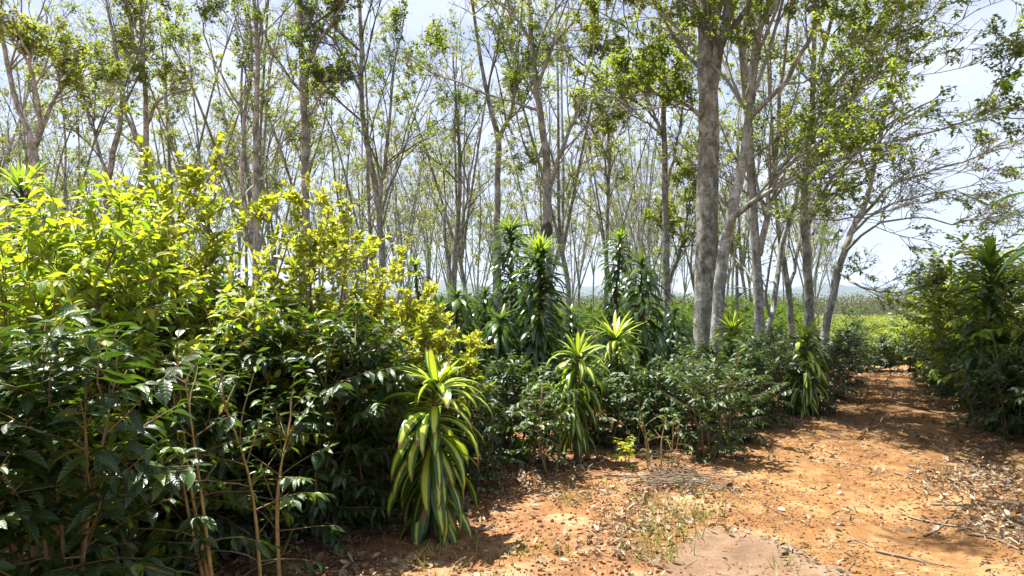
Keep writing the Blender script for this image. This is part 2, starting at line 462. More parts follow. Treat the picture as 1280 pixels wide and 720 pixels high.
# ------------------------------------------------------------------ coffee shrubs
def coffee_parts(seed, H=1.3, stems=2, spread=.5, leaf=.12, dens=1.0, tpl=LEAF_NEAR, low=.12, bare=0.0, tbase=.35, upb=0.0, gap=.085, jit=.28):
    rng = np.random.default_rng(seed)
    st, fo = MB(), MB()
    for k in range(stems):
        a = rng.random() * 6.28; ln = (0.0 if stems == 1 else .16 + .1 * rng.random())
        h = H * (1 if k == 0 else rng.uniform(.75, .98))
        b = np.array([math.cos(a), math.sin(a), 0]) * ln * .35
        tip = b + np.array([math.cos(a) * ln * h, math.sin(a) * ln * h, h])
        mid = (b + tip) / 2 + rng.normal(size=3) * .04
        P = smooth([b - [0, 0, .06], mid, tip], 10); rr = np.linspace(.005 + .0055 * H, .003, 10)
        tubes(st, P, rr, 7)
        nn = max(int(h * (1 - low) / gap), 4)
        ts = np.linspace(low, .995, nn)
        bp = []; bl = []
        for i, t in enumerate(ts):
            for s in (0, 1):
                if rng.random() > .93: continue
                az = i * 1.57 + s * math.pi + rng.normal() * .45 + k
                prof = math.sin(math.pi * min(1, .16 + .84 * (1 - t) ** .75)) ** .6 * (.35 + .65 * (1 - t) ** .45) + .12
                L = spread * prof * rng.uniform(.75, 1.25)
                el = R_(16 + 40 * t + upb + rng.normal() * 15)
                o, _, _ = along(P[None], rr[None], np.array([0]), np.array([t]))
                d = np.array([math.cos(az) * math.cos(el), math.sin(az) * math.cos(el), math.sin(el)])
                Q = [o[0]]
                for q in range(5):
                    d = unit(d + np.array([0, 0, -.13 * (1.2 - t)]) + rng.normal(size=3) * .09)
                    Q.append(Q[-1] + d * L / 5)
                bp.append(Q); bl.append(L)
        bp = np.array(bp); bl = np.array(bl)
        tubes(fo, bp, np.broadcast_to(np.linspace(.0042, .0016, 6)[None], bp.shape[:2]), 4, 1)
        # opposite leaf pairs along every branch
        cnt = np.maximum((bl / (leaf * .40) * dens).astype(int), 2)
        idx = np.repeat(np.arange(len(bp)), cnt)
        j = np.concatenate([np.arange(c) for c in cnt]); t = .18 + .82 * (j + .6) / np.repeat(cnt, cnt)
        if bare > 0:
            kp = rng.random(len(idx)) > bare * (1.35 - t); idx, t = idx[kp], t[kp]
        o, T, _ = along(bp, np.ones(bp.shape[:2]), idx, t)
        side = unit(np.cross(T, np.array([0, 0, 1.])) + 1e-6)
        for sgn in (-1, 1):
            kp = rng.random(len(idx)) < .93
            n = kp.sum()
            d = unit(T[kp] * (.45 + .5 * t[kp, None]) + sgn * side[kp] * .85 + np.array([0, 0, -.38]) + rng.normal(size=(n, 3)) * jit)
            up = unit(np.array([0, 0, 1.]) + rng.normal(size=(n, 3)) * .33 + d * .1)
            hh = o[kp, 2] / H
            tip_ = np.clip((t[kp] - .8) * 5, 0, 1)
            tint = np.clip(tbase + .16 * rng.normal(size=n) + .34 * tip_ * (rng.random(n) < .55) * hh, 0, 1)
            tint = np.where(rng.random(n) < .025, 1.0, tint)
            leaves(fo, LEAF_CURL if (tpl is LEAF_NEAR and sgn > 0) else tpl, o[kp], d, up, leaf * rng.uniform(.62, 1.15, n) * (1 - .3 * tip_), tint, 0)
    return st, fo


def coffee(name, seed, loc, label, group=None, rz=0, sc=1.0, mat='coffee', stem='coffee_stem', cat='coffee shrub', **k):
    st, fo = coffee_parts(seed, **k)
    t = thing(name, loc, label, cat, group, rz, sc)
    st.build('stem', M[stem], t); fo.build('foliage', [M[mat], M['coffee_stem']], t)
    return t


# ------------------------------------------------------------------ open branching shrub (yellow leaved)
def bush(name, seed, loc, label, H, spread, leaf, mat, group=None, n0=9, nl=7, cat='shrub', tpl=LEAF_OVATE, ymix=.5, shoots=()):
    rng = np.random.default_rng(seed)
    st, fo = MB(), MB()
    P0 = []
    for k in range(n0):
        a = k * 2.4 + rng.random() * .6; rad = spread * math.sqrt((k + .5) / n0) * rng.uniform(.6, 1.0)
        h = H * rng.uniform(.80, .88) * (1 - .28 * (rad / spread) ** 2)
        b = np.array([math.cos(a), math.sin(a), 0]) * .07
        P0.append(smooth([b - [0, 0, .06], np.array([math.cos(a) * rad * .35, math.sin(a) * rad * .35, h * .45]) + rng.normal(size=3) * .06,
                          np.array([math.cos(a) * rad, math.sin(a) * rad, h])], 8))
    for (sx, sy, sz) in shoots:
        P0.append(smooth([(0, 0, .1), (sx * .6, sy * .6, sz * .6), (sx, sy, sz)], 8))
    P0 = np.array(P0); R0 = np.broadcast_to(np.linspace(.02, .005, 8)[None], P0.shape[:2])
    tubes(st, P0, R0, 6)
    P1, R1 = grow(rng, P0, R0, 14, .42, (30, 80), .12, 5, .12, .95, .18, .5, .003, .2, .8, .05)
    P2, R2 = grow(rng, P1, R1, 6, .6, (25, 65), .22, 4, .15, 1.0, .2, .6, .002, .12, .42, .06)
    tubes(fo, P1, R1, 5, 1); tubes(fo, P2, R2, 4, 1)
    for P, R, c in ((P0, R0, 6), (P1, R1, nl), (P2, R2, nl)):
        idx = np.repeat(np.arange(len(P)), c); n = len(idx)
        t = .3 + .7 * rng.random(n)
        o, T, _ = along(P, R, idx, t)
        rd = rng.normal(size=(n, 3)); rd[:, 2] *= .5
        d = unit(T * .7 + unit(rd) * .9 + np.array([0, 0, .05]))
        up = unit(np.array([0, 0, 1.]) + rng.normal(size=(n, 3)) * .45)
        f = np.clip(o[:, 2] / H, 0, 1)
        young = (rng.random(n) < np.clip((f - .25) * 2.0, 0, 1))  # yellow tint grows likelier with height up the shrub
        tint = np.clip(np.where(young, ymix + .3 * rng.random(n), .12 + .25 * rng.random(n)) + rng.normal(size=n) * .09, 0, 1)
        leaves(fo, tpl, o, d, up, leaf * rng.uniform(.55, 1.15, n), tint, 0)
    t = thing(name, loc, label, cat, group)
    st.build('stem', M['coffee_stem'], t); fo.build('foliage', [M[mat], M['coffee_stem']], t)
    return t


# ------------------------------------------------------------------ dracaenas
def strap(mb, o, az, e0, droop, L, Wd, tint, rng, mat=0, n=9, twist=0.0):
    s = np.linspace(0, 1, n)
    th = e0 - droop * s ** 1.25
    ds = L / (n - 1)
    hx = np.concatenate([[0], np.cumsum(np.cos((th[1:] + th[:-1]) / 2) * ds)])
    hz = np.concatenate([[0], np.cumsum(np.sin((th[1:] + th[:-1]) / 2) * ds)])
    ca, sa = math.cos(az), math.sin(az)
    sway = rng.normal() * .10 * L * s ** 2
    P = np.stack([o[0] + ca * hx - sa * sway, o[1] + sa * hx + ca * sway, o[2] + hz], -1)
    side = np.array([-sa, ca, 0]); T = np.stack([np.cos(th) * ca, np.cos(th) * sa, np.sin(th)], -1)
    nrm = np.cross(T, side) * -1
    tw = twist * s
    S = side[None] * np.cos(tw)[:, None] + nrm * np.sin(tw)[:, None]; NN = nrm * np.cos(tw)[:, None] - side[None] * np.sin(tw)[:, None]
    w = Wd * .5 * np.interp(s, [0, .08, .3, .55, .8, .93, 1], [.55, .5, .86, 1, .72, .34, .03])
    fold = .22
    wav = .08 * np.sin(s * 14 + rng.random() * 6) * w
    v = np.stack([P - S * w[:, None] + NN * (fold * w + wav)[:, None], P, P + S * w[:, None] + NN * (fold * w - wav)[:, None]], 1).reshape(-1, 3)
    a = np.stack([np.stack([np.full(n, x), s, np.full(n, tint)], -1) for x in (-1, 0, 1)], 1).reshape(-1, 3)
    r = np.arange(n - 1)[:, None]
    f = np.concatenate([np.stack([r * 3 + c, r * 3 + c + 1, r * 3 + c + 4, r * 3 + c + 3], -1).reshape(-1, 4) for c in (0, 1)])
    mb.add(v, f, a, mat)


def dracaena(name, seed, loc, label, H, L=.5, Wd=.065, n=70, zlow=.15, tuft=16, e_top=70, e_low=-15, droop=(70, 115), mat='drac', tmat='drac_tuft',
             group='dracaena plants among the coffee shrubs', rz=0, stem_r=.022, tuftL=.75, lean=.04, tw_=.72, dead=0):
    rng = np.random.default_rng(seed)
    t = thing(name, loc, label, 'dracaena', group, rz)
    st, fo, tu = MB(), MB(), MB()
    top = np.array([rng.normal() * lean * H, rng.normal() * lean * H, H - L * tuftL * .6])
    P = smooth([(0, 0, -.06), top * .5 + rng.normal(size=3) * .02, top], 10); rr = np.linspace(stem_r * 1.25, stem_r * .7, 10)
    tubes(st, P, rr, 8)
    for i in range(n):
        f = (i + .5) / n
        tt = zlow / top[2] + (1 - zlow / top[2]) * f ** .9
        o, _, _ = along(P[None], rr[None], np.array([0]), np.array([tt])); o = o[0]
        e0 = R_(e_low + (e_top * .72 - e_low) * f ** 1.6 + rng.normal() * 11)
        dr = R_(droop[1] + (droop[0] - droop[1]) * f + rng.normal() * 14)
        dr = min(dr, e0 + R_(100))
        strap(fo, o, i * 2.39996 + rng.normal() * .25, e0, dr, L * rng.uniform(.72, 1.12) * (.85 + .15 * math.sin(math.pi * f)), Wd * rng.uniform(.8, 1.15),
              float(np.clip(.25 + .35 * f + rng.normal() * .15, 0, 1)), rng, 0, twist=rng.normal() * .35)
    for i in range(tuft):
        f = (i + .5) / tuft
        strap(tu, top + np.array([0, 0, .02 * f]), i * 2.39996 + rng.normal() * .2, R_(38 + (e_top + 12 - 38) * f + rng.normal() * 7), R_(75 * (1 - f) + 12 + rng.normal() * 9),
              L * tuftL * rng.uniform(.8, 1.15), Wd * tw_, float(np.clip(.4 + .5 * f + rng.normal() * .12, 0, 1)), rng)
    st.build('stem', M['coffee_stem'], t)
    fo.build('foliage', M[mat], t)
    tu.build('top_tuft', M[tmat], t)
    for i in range(dead):
        dm = MB(); strap(dm, np.array([0, 0, zlow + .12 + .1 * rng.random()]), rng.random() * 6.28, R_(-35), R_(60), L * .75, Wd * .5, .45, rng, twist=rng.normal() * 1.2)
        dm.build('dead_leaf', M['dry_leaf'], t)
    return t


# ------------------------------------------------------------------ shade trees
def crown_from(mb, rng, base, leafy=.5, per=20, size=0.061, tint=.5, kids=(5, 4, 4), up=.22, rmin=.007, wl=1.8, bare_tmin=.35, ratio=.5, far=False, bias=None, thr=0.0, flat=0.0):
    """base: list of (P, R, count); adds twigs (material 1) and leaves (material 0)"""
    tw = []
    L1 = []
    for P, R, c in base:
        Q, q = grow(rng, P[None], R[None], c, ratio, (25, 60), up, 6, bare_tmin, 1.0, .17, .5, rmin, .5, 3.2, .05, bias=bias, flat=flat * .5)
        L1.append((Q, q))
    P1 = np.concatenate([x[0] for x in L1]); R1 = np.concatenate([x[1] for x in L1])
    P2, R2 = grow(rng, P1, R1, kids[0], .58, (22, 60), up * .8, 5, .2, 1.0, .2, .6, rmin * .8, .3, 1.7, .04 * (1 - flat), flat=flat)
    P3, R3 = grow(rng, P2, R2, kids[1], .62, (22, 65), up * .6, 5, .2, 1.0, .22, .65, rmin * .62, .22, .95, .04 * (1 - flat), flat=flat)
    tubes(mb, P1, R1, 6, 1); tubes(mb, P2, R2, 5, 1); tubes(mb, P3, R3, 4, 1)
    cl = clump(rng, wl)
    for P, R, c in ((P2, R2, per), (P3, R3, per)):
        mid = P[:, -2]
        ok = cl(mid) + rng.normal(size=len(mid)) * .55 > (1 - 2 * leafy) + thr
        ids = np.nonzero(ok)[0]
        idx = np.repeat(ids, c); n = len(idx)
        if n == 0: continue
        t = np.clip(.3 + .75 * rng.random(n), 0, 1)
        o, T, _ = along(P, R, idx, t)
        o = o + rng.normal(size=(n, 3)) * size * .35
        rd = rng.normal(size=(n, 3)); rd[:, 2] *= .5
        d = unit(T * .4 + unit(rd) + np.array([0, 0, -.22]))
        up_ = unit(np.array([0, 0, 1.]) + rng.normal(size=(n, 3)) * .5)
        tv = np.clip(tint + .22 * rng.normal(size=n) + .12 * cl(o * .6), 0, 1)
        leaves(mb, LEAF_FAR, o, d, up_, size * rng.uniform(.6, 1.25, n), tv, 0)


def hero(label, d, trunk, H, limbs=(), seed=0, group=None, bark='bark', leaf='tree_leaf', kids=(6, 5, 4), tc=9, lc=6, wob=.016, tmin=.45, ws=.62, knot=None, **kw):
    rng = np.random.default_rng(seed)
    x0 = (trunk[0][0] - 640) / FPX * d
    base = np.array([x0, d, H1(x0, d)])
    t = thing('shade_tree', base, label, 'tree', group)
    pts = [W(px, py, d) - base for (px, py, w) in trunk]; wd = [w * ws / FPX * d / 2 for (_, _, w) in trunk]
    dirn = unit(pts[-1] - pts[-2])
    g = pts[0].copy(); g[2] = -.15
    if pts[0][2] > .3: pts = [g] + pts; wd = [wd[0] * 1.22] + wd
    last = pts[-1]
    if H > last[2] + .5:
        e1 = last + (dirn * .6 + np.array([0, 0, .5])) * (H - last[2]) * .5 + rng.normal(size=3) * .15
        e2 = np.array([e1[0] + dirn[0] * .8, e1[1] + rng.normal() * .3, H])
        pts += [e1, e2]; wd += [wd[-1] * .55, .02]
    n = 30
    P = smooth(pts, n); P[1:-1] += rng.normal(size=(n - 2, 3)) * wob * np.array([.5, .5, .1])
    Rr = smooth(np.array([[w, 0, 0] for w in wd]), n)[:, 0]; Rr = np.maximum(Rr, .012)
    tb = MB(); tubes(tb, P, Rr, 12, 0, .045, rng); tb.build('trunk', M[bark], t)
    if knot:
        c = W(knot[0], knot[1], d) - base; km = MB(); j, k = np.meshgrid(np.linspace(.05, 3.09, 9), np.linspace(0, 6.2832, 13)[:-1], indexing='ij')
        q = np.stack([np.sin(j) * np.cos(k) * .115, np.sin(j) * np.sin(k) * .15 - .04, np.cos(j) * .17], -1) * (1 + .14 * rng.normal(size=(9, 12, 1))) + c
        a_ = np.arange(8)[:, None] * 12; b_ = np.arange(12)[None]; b2 = (b_ + 1) % 12
        km.add(q.reshape(-1, 3), np.stack([a_ + b_, a_ + 12 + b_, a_ + 12 + b2, a_ + b2], -1).reshape(-1, 4)); km.build('knot', M['knot'], t)
    basel = [(P, Rr, tc)]
    for lb in limbs:
        lp = [W(px, py, d + do) - base for (px, py, w, do) in lb]; lw = [w * ws / FPX * d / 2 for (_, _, w, _) in lb]
        LP = smooth(lp, 14); LP[2:-1] += rng.normal(size=(11, 3)) * min(.04, .07 * np.linalg.norm(LP[-1] - LP[0]) / 13)
        LR = np.maximum(np.interp(np.linspace(0, 1, 14), np.linspace(0, 1, len(lw)), lw) * np.linspace(1, .6, 14), .006)
        lm = MB(); tubes(lm, LP, LR, 9, 0, .04, rng); lm.build('limb', M[bark], t)
        basel.append((LP, LR, lc))
    cm = MB()
    bt = [(basel[0][0], basel[0][1], tc)]
    crown_from(cm, rng, [(P[int(n * tmin):], Rr[int(n * tmin):], tc)] + basel[1:], kids=kids, bare_tmin=.12, **kw)
    cm.build('crown', [M[leaf], M['twig'] if bark == 'bark_pale' else M['twig_dark']], t)
    return t


def auto_tree(seed, H, r, forks, leafy, tint, leaf='tree_leaf_pale', bark='bark', per=17, size=.085, fork_t=.33, kids=(4, 3, 3), spread=.16):
    r *= .55; rng = np.random.default_rng(seed)
    t = thing('shade_tree', (0, 0, 0), '', 'tree')
    fh = H * fork_t
    P = smooth([(0, 0, -.15), (rng.normal() * .1, rng.normal() * .1, fh * .5), (rng.normal() * .12, rng.normal() * .12, fh), (rng.normal() * .3, rng.normal() * .3, H * .66), (rng.normal() * .5, rng.normal() * .5, H)], 22)
    Rr = np.interp(np.linspace(0, 1, 22), [0, .12, .4, .55, 1], [r * 1.25, r, r * .85, r * .55, .015])
    tb = MB(); tubes(tb, P, Rr, 9, 0, .04, rng); tb.build('trunk', M[bark], t)
    base = [(P[9:], Rr[9:], 7)]
    for k in range(forks):
        a = k * 6.28 / forks + rng.random(); st_ = rng.uniform(.75, 1.25) * fh
        o, _, rr = along(P[None], Rr[None], np.array([0]), np.array([.25 + .25 * st_ / fh * .6]))
        o = o[0]; e = np.array([math.cos(a), math.sin(a), 0])
        top = H * rng.uniform(.75, .97)
        LP = smooth([o, o + e * H * spread * .32 + [0, 0, (top - o[2]) * .3], o + e * H * spread * .8 + [0, 0, (top - o[2]) * .68] + rng.normal(size=3) * .15, o + e * H * spread * 1.25 + [0, 0, top - o[2]]], 12)
        LR = np.linspace(r * .62, .016, 12)
        lm = MB(); tubes(lm, LP, LR, 7, 0, .04, rng); lm.build('limb', M[bark], t)
        base.append((LP, LR, 6))
    cm = MB()
    crown_from(cm, rng, base, leafy, per, size, tint, kids, .22, .008, 2.0, .15, .34)
    cm.build('crown', [M[leaf], M['twig']], t)
    return t



# ================================================================== THE PLANTING
def G(px, d): x = (px - 640) / FPX * d; return np.array([x, d, H1(x, d)])


# ---- hero shade trees
SH = 'shade trees over the coffee plantation'
hero('thickest shade tree, grey lichen spotted trunk rising straight beside the earth path', 10.6,
     [(880, 470, 44), (882, 420, 37), (884, 300, 34), (886, 180, 31), (884, 90, 27), (880, 10, 18)], 11.5,
     [[(886, 130, 20, 0), (897, 70, 19, -.1), (908, 20, 17, -.2), (915, -60, 13, -.4), (930, -180, 8, -.8)],
      [(884, 150, 8, 0), (850, 128, 6, -.3), (812, 118, 4, -.6), (775, 122, 2, -1.0)],
      [(886, 60, 14, 0), (930, -120, 11, -1), (1010, -330, 8, -2.6), (1110, -520, 4, -4.2)],
      [(884, 20, 12, 0), (880, -150, 10, -1.5), (905, -380, 7, -3.2), (934, -640, 4, -4.6)]],
     seed=1, flat=.75, ws=.83, group=SH, leafy=0.68, per=22, size=0.061, tint=.5, tc=11, lc=13)
hero('pale mottled shade tree touching the thickest trunk, leaning right as it rises', 10.2,
     [(895, 480, 30), (896, 430, 24), (899, 370, 21), (905, 310, 19), (917, 255, 17), (929, 200, 16), (938, 130, 14), (946, 40, 12)], 10.5,
     [[(906, 300, 13, 0), (918, 272, 12, -.2), (936, 254, 10, -.5), (985, 228, 8, -1.0), (1045, 200, 7, -1.6), (1110, 178, 5, -2.1), (1190, 160, 4, -2.5), (1262, 128, 2, -2.8)],
      [(935, 150, 10, 0), (985, 95, 9, -.6), (1015, 40, 9, -.9), (1032, -20, 8, -1.1), (1050, -110, 5, -1.4)],
      [(946, 40, 10, 0), (1030, -80, 9, -1), (1170, -260, 7, -2.6), (1322, -466, 4, -4)]],
     seed=2, flat=.75, ws=.72, group=SH, bark='bark_pale', leafy=0.74, per=22, size=0.058, tint=.45, tc=7, lc=12, up=.12)
hero('grey shade tree splitting into several upright stems, right of the leaning pale trunk', 12.2,
     [(950, 470, 24), (950, 430, 21), (946, 330, 19), (940, 240, 16), (936, 160, 14), (930, 60, 11)], 11.5,
     [[(949, 320, 13, 0), (958, 270, 12, -.1), (965, 220, 11, -.2), (975, 130, 9, -.4), (985, 20, 7, -.7), (990, -90, 4, -.9)],
      [(952, 430, 13, 0), (966, 385, 12, .2), (974, 325, 12, .3), (988, 275, 11, .3), (1004, 215, 9, .2), (1022, 140, 7, 0), (1050, 50, 5, -.3)],
      [(937, 200, 7, 0), (1000, 150, 6, -.8), (1075, 108, 5, -1.7), (1150, 60, 4, -2.4), (1225, 10, 2, -2.9)],
      [(935, 100, 10, 0), (985, -60, 9, -1.5), (1060, -220, 7, -3.2), (1180, -420, 4, -5.2)],
      [(932, 60, 9, 0), (960, -80, 8, -1.2), (1020, -200, 6, -2.6), (1091, -316, 4, -4)]],
     seed=3, flat=.75, group=SH, bark='bark_pale', leafy=0.64, per=20, size=0.061, tint=.5, tc=8, lc=9)
hero('slender shade tree with a straight mossy trunk, near the right end of the row', 13.2,
     [(1015, 460, 20), (1013, 400, 17), (1009, 330, 16), (1005, 260, 14), (1010, 190, 12), (1016, 110, 10)], 11,
     [[(1007, 290, 8, 0), (1030, 240, 8, -.3), (1060, 200, 7, -.8), (1120, 150, 5, -1.5), (1185, 110, 3, -2.1)],
      [(1013, 150, 7, 0), (1050, 100, 6, -.5), (1100, 60, 5, -1.2), (1170, 15, 3, -1.8), (1235, -40, 2, -2.2)],
      [(1014, 120, 8, 0), (1060, -60, 7, -1.5), (1110, -230, 5, -3.2), (1180, -420, 3, -5.0)]],
     seed=4, flat=.75, group=SH, leafy=0.60, per=20, size=0.061, tint=.5, tc=8, lc=9)
hero('shade tree leaning right over the path with long drooping bare branches', 12.0,
     [(1026, 470, 20), (1030, 420, 17), (1042, 365, 15), (1052, 325, 13), (1066, 285, 12), (1085, 240, 10)], 7.0,
     [[(1048, 340, 6, 0), (1072, 356, 5, -.6), (1098, 364, 4, -1.0), (1135, 366, 3, -1.4)],
      [(1056, 315, 6, 0), (1090, 285, 5, -.6), (1140, 272, 4, -1.3), (1190, 280, 3, -1.9), (1228, 275, 2, -2.3)],
      [(1070, 280, 7, 0), (1110, 235, 6, -.5), (1160, 215, 5, -1.0), (1225, 195, 4, -1.5), (1290, 175, 2, -1.9)],
      [(1062, 295, 6, 0), (1100, 262, 5, -.4), (1150, 246, 4, -.8), (1215, 232, 2, -1.0), (1270, 225, 2, -1.2)]],
     seed=5, flat=.75, group=SH, bark='bark_pale', leafy=0.30, per=17, size=0.054, tint=.55, tc=4, lc=8, up=.05, bias=(.12, 0, 0))
hero('short forked shade tree with brown bark, between the straight and multi-stemmed trunks', 14.5,
     [(990, 440, 15), (988, 390, 13), (983, 345, 12), (976, 300, 10), (970, 250, 8)], 8,
     [[(986, 360, 8, 0), (998, 315, 7, .2), (1000, 270, 6, .4), (1012, 210, 4, .6)]],
     seed=6, group=SH, leafy=.42, per=18, size=0.058, tint=.5, tc=7, lc=6)
hero('shade tree with the fullest bright green crown, left of the thickest trunk', 15,
     [(836, 430, 17), (834, 380, 15), (832, 300, 14), (831, 220, 12), (829, 140, 10), (826, 60, 8)], 12,
     [[(832, 240, 7, 0), (846, 180, 6, -.2), (856, 110, 5, -.5), (860, 30, 4, -.8)],
      [(830, 170, 6, 0), (808, 120, 5, -.5), (788, 60, 4, -.9), (776, -20, 3, -1.2)],
      [(834, 360, 8, 0), (848, 320, 7, .2), (860, 270, 6, .4), (866, 210, 4, .5)]],
     seed=7, group=SH, leafy=0.62, per=30, size=0.072, tint=.58, tc=10, lc=9)
hero('tall shade tree with a dark knot low on its trunk, behind the tallest dracaenas', 15,
     [(684, 360, 19), (684, 310, 18), (685, 250, 17), (682, 190, 14), (672, 120, 12), (664, 50, 10), (660, -20, 8)], 12,
     [[(687, 235, 11, 0), (700, 195, 9, -.2), (716, 150, 8, -.4), (733, 100, 6, -.7), (748, 30, 4, -1.0)],
      [(680, 180, 8, 0), (668, 205, 5, -.3), (652, 170, 5, -.5), (640, 120, 3, -.8)],
      [(672, 110, 8, 0), (690, 60, 7, -.3), (720, 20, 5, -.7), (745, -40, 3, -1.0)]],
     seed=8, knot=(684, 288), group=SH, bark='bark_pale', leafy=.36, per=18, size=0.061, tint=.45, tc=9, lc=8)
hero('single straight shade tree forking like a Y high above the dracaenas', 16.5,
     [(622, 380, 15), (622, 300, 13), (622, 230, 12), (623, 175, 12), (612, 130, 9), (600, 70, 7), (590, 0, 6)], 12,
     [[(624, 172, 9, 0), (638, 135, 8, -.2), (645, 90, 7, -.5), (652, 20, 6, -.8), (655, -60, 3, -1.2)],
      [(622, 180, 7, 0), (636, 150, 6, .2), (650, 135, 6, .3), (668, 100, 4, .5), (690, 60, 3, .7)]],
     seed=9, group=SH, leafy=.42, per=20, size=0.065, tint=.4, tc=8, lc=9)
hero('dark forked shade tree with leafy clumps, rising behind the yellow shrub end', 16.5,
     [(478, 380, 15), (477, 310, 13), (472, 250, 12), (462, 195, 11), (453, 140, 10), (452, 60, 8), (448, -20, 6)], 11.5,
     [[(474, 255, 9, 0), (480, 205, 8, -.2), (486, 150, 7, -.4), (492, 90, 5, -.7), (505, 20, 3, -1.0)],
      [(476, 265, 7, 0), (500, 200, 6, .3), (520, 140, 4, .6), (545, 90, 3, .8)],
      [(453, 120, 7, 0), (430, 70, 6, -.5), (405, 40, 5, -.9), (380, 30, 3, -1.2)]],
     seed=10, group=SH, leafy=0.34, per=18, size=.078, tint=.36, tc=9, lc=8)
hero('dark straight shade tree standing above the middle of the yellow shrub', 15.5,
     [(383, 330, 17), (382, 250, 15), (381, 180, 14), (379, 110, 13), (376, 50, 11), (374, -20, 9)], 11.5,
     [[(380, 105, 9, 0), (392, 65, 8, -.2), (412, 30, 7, -.4), (440, -10, 5, -.7)],
      [(380, 120, 6, 0), (350, 80, 5, -.3), (330, 40, 4, -.7), (318, -20, 3, -1.0)],
      [(383, 150, 5, 0), (405, 115, 4, -.4), (425, 95, 3, -.8)]],
     seed=11, group=SH, leafy=0.34, per=18, size=.078, tint=.33, tc=9, lc=8)
hero('twin stemmed grey shade tree left of the dark straight trunk', 17,
     [(320, 330, 14), (320, 240, 12), (320, 160, 11), (322, 80, 9), (318, 0, 7)], 11.5,
     [[(318, 290, 9, 0), (303, 225, 10, .2), (306, 160, 9, .3), (314, 90, 7, .2), (312, 20, 5, 0)],
      [(312, 150, 6, .2), (285, 110, 5, 0), (262, 60, 4, -.3), (245, 0, 3, -.5)]],
     seed=12, group=SH, bark='bark_pale', leafy=0.34, per=18, size=.078, tint=.4, tc=8, lc=8)
hero('pale crooked shade tree at the far left, forking into three bare limbs', 14,
     [(45, 260, 17), (42, 200, 16), (36, 165, 12), (18, 120, 10), (5, 60, 8), (-5, 0, 6)], 9.5,
     [[(42, 190, 11, 0), (50, 150, 10, -.1), (44, 105, 9, -.3), (30, 60, 7, -.6), (15, 20, 5, -.9)],
      [(44, 185, 10, 0), (62, 140, 9, .2), (78, 110, 7, .3), (105, 95, 5, .3), (130, 85, 3, .3)]],
     seed=13, group=SH, bark='bark_pale', leafy=0.32, per=18, size=.078, tint=.5, tc=7, lc=9)
hero('shade tree with a long crooked limb crossing right, left of the twin stems', 17.5,
     [(170, 330, 13), (176, 230, 12), (182, 190, 11), (182, 130, 9), (178, 70, 7), (176, 0, 6)], 10.5,
     [[(182, 160, 8, 0), (196, 130, 7, -.2), (212, 118, 6, -.3), (238, 112, 4, -.4)],
      [(180, 200, 8, 0), (160, 150, 7, .2), (152, 100, 6, .3), (140, 50, 4, .4)]],
     seed=14, group=SH, bark='bark_pale', leafy=0.32, per=18, size=.078, tint=.5, tc=8, lc=9)
hero('leaning grey shade tree between the crooked limb tree and far left tree', 16.5,
     [(132, 330, 13), (135, 240, 12), (140, 200, 11), (152, 140, 9), (148, 80, 7)], 10.5,
     [[(136, 225, 8, 0), (118, 170, 7, .2), (104, 120, 6, .4), (95, 60, 4, .6)]],
     seed=15, group=SH, leafy=0.34, per=18, size=.078, tint=.5, tc=8, lc=9)
hero('dark multi-stemmed shade tree right of the yellow shrub, before the far rows', 19,
     [(566, 400, 12), (568, 340, 11), (572, 280, 10), (575, 220, 8), (572, 150, 6)], 8.6,
     [[(566, 370, 7, 0), (558, 300, 6, .2), (556, 230, 5, .4), (545, 170, 3, .5)],
      [(570, 320, 7, 0), (582, 260, 6, -.2), (590, 200, 4, -.4), (604, 150, 3, -.6)]],
     seed=16, group=SH, leafy=.38, per=17, size=0.072, tint=.5, tc=8, lc=7, leaf='tree_leaf_pale')
hero('bare slender shade tree between the bright green crown and the knotted trunk', 18,
     [(757, 400, 9), (758, 330, 8), (760, 250, 7), (762, 190, 6), (758, 140, 5)], 6.3,
     [[(761, 200, 5, 0), (742, 165, 4, .2), (730, 140, 3, .3)], [(761, 190, 5, 0), (778, 160, 4, .1), (790, 140, 2, .2)]],
     seed=17, group=SH, leafy=.6, per=22, size=0.072, tint=.68, tc=7, lc=7, leaf='tree_leaf_pale')
hero('thin curved pale sapling tree between the leaning pale trunk and multi-stemmed tree', 14,
     [(924, 440, 8), (922, 390, 7), (920, 330, 6), (916, 270, 5), (921, 220, 4)], 6,
     [[(918, 300, 4, 0), (908, 255, 3, .2), (900, 215, 2, .3)]],
     seed=18, group=SH, bark='bark_pale', leafy=.4, per=15, size=0.058, tint=.55, tc=6, lc=5)

# ---- background rows: six built trees, then copies with the same parts
BG = 'distant shade trees in rows behind the coffee shrubs'
variants = [auto_tree(101, 9.5, .13, 3, .42, .55), auto_tree(102, 10.5, .12, 4, .34, .5, bark='bark_pale'), auto_tree(103, 8.5, .11, 3, .52, .6),
            auto_tree(104, 11, .14, 2, .45, .45, leaf='tree_leaf'), auto_tree(105, 9, .10, 5, .30, .55, bark='bark_pale', fork_t=.2), auto_tree(106, 10, .12, 3, .55, .6, fork_t=.45)]
vlab = ['distant three-limbed shade tree with olive leaf clumps, in the far rows', 'distant pale four-limbed shade tree with thin foliage, in the far rows',
        'distant short leafy shade tree with a wide olive crown, in the far rows', 'distant tall darker green shade tree with two limbs, in the far rows',
        'distant low-forking pale shade tree with nearly bare limbs, in the far rows', 'distant leafy shade tree forking high up, in the far rows']
rng = np.random.default_rng(77)
bgpos = []
tries = 0
while len(bgpos) < 112 and tries < 6000:
    tries += 1
    d = 19 + 42 * rng.random() ** 1.15
    px = rng.uniform(-60, 1065)
    if px > 860 and d < 24: continue
    if px > 900 and rng.random() < .55: continue
    x = (px - 640) / FPX * d
    if all(math.hypot(x - a, d - b) > 1.85 for a, b in bgpos): bgpos.append((x, d))
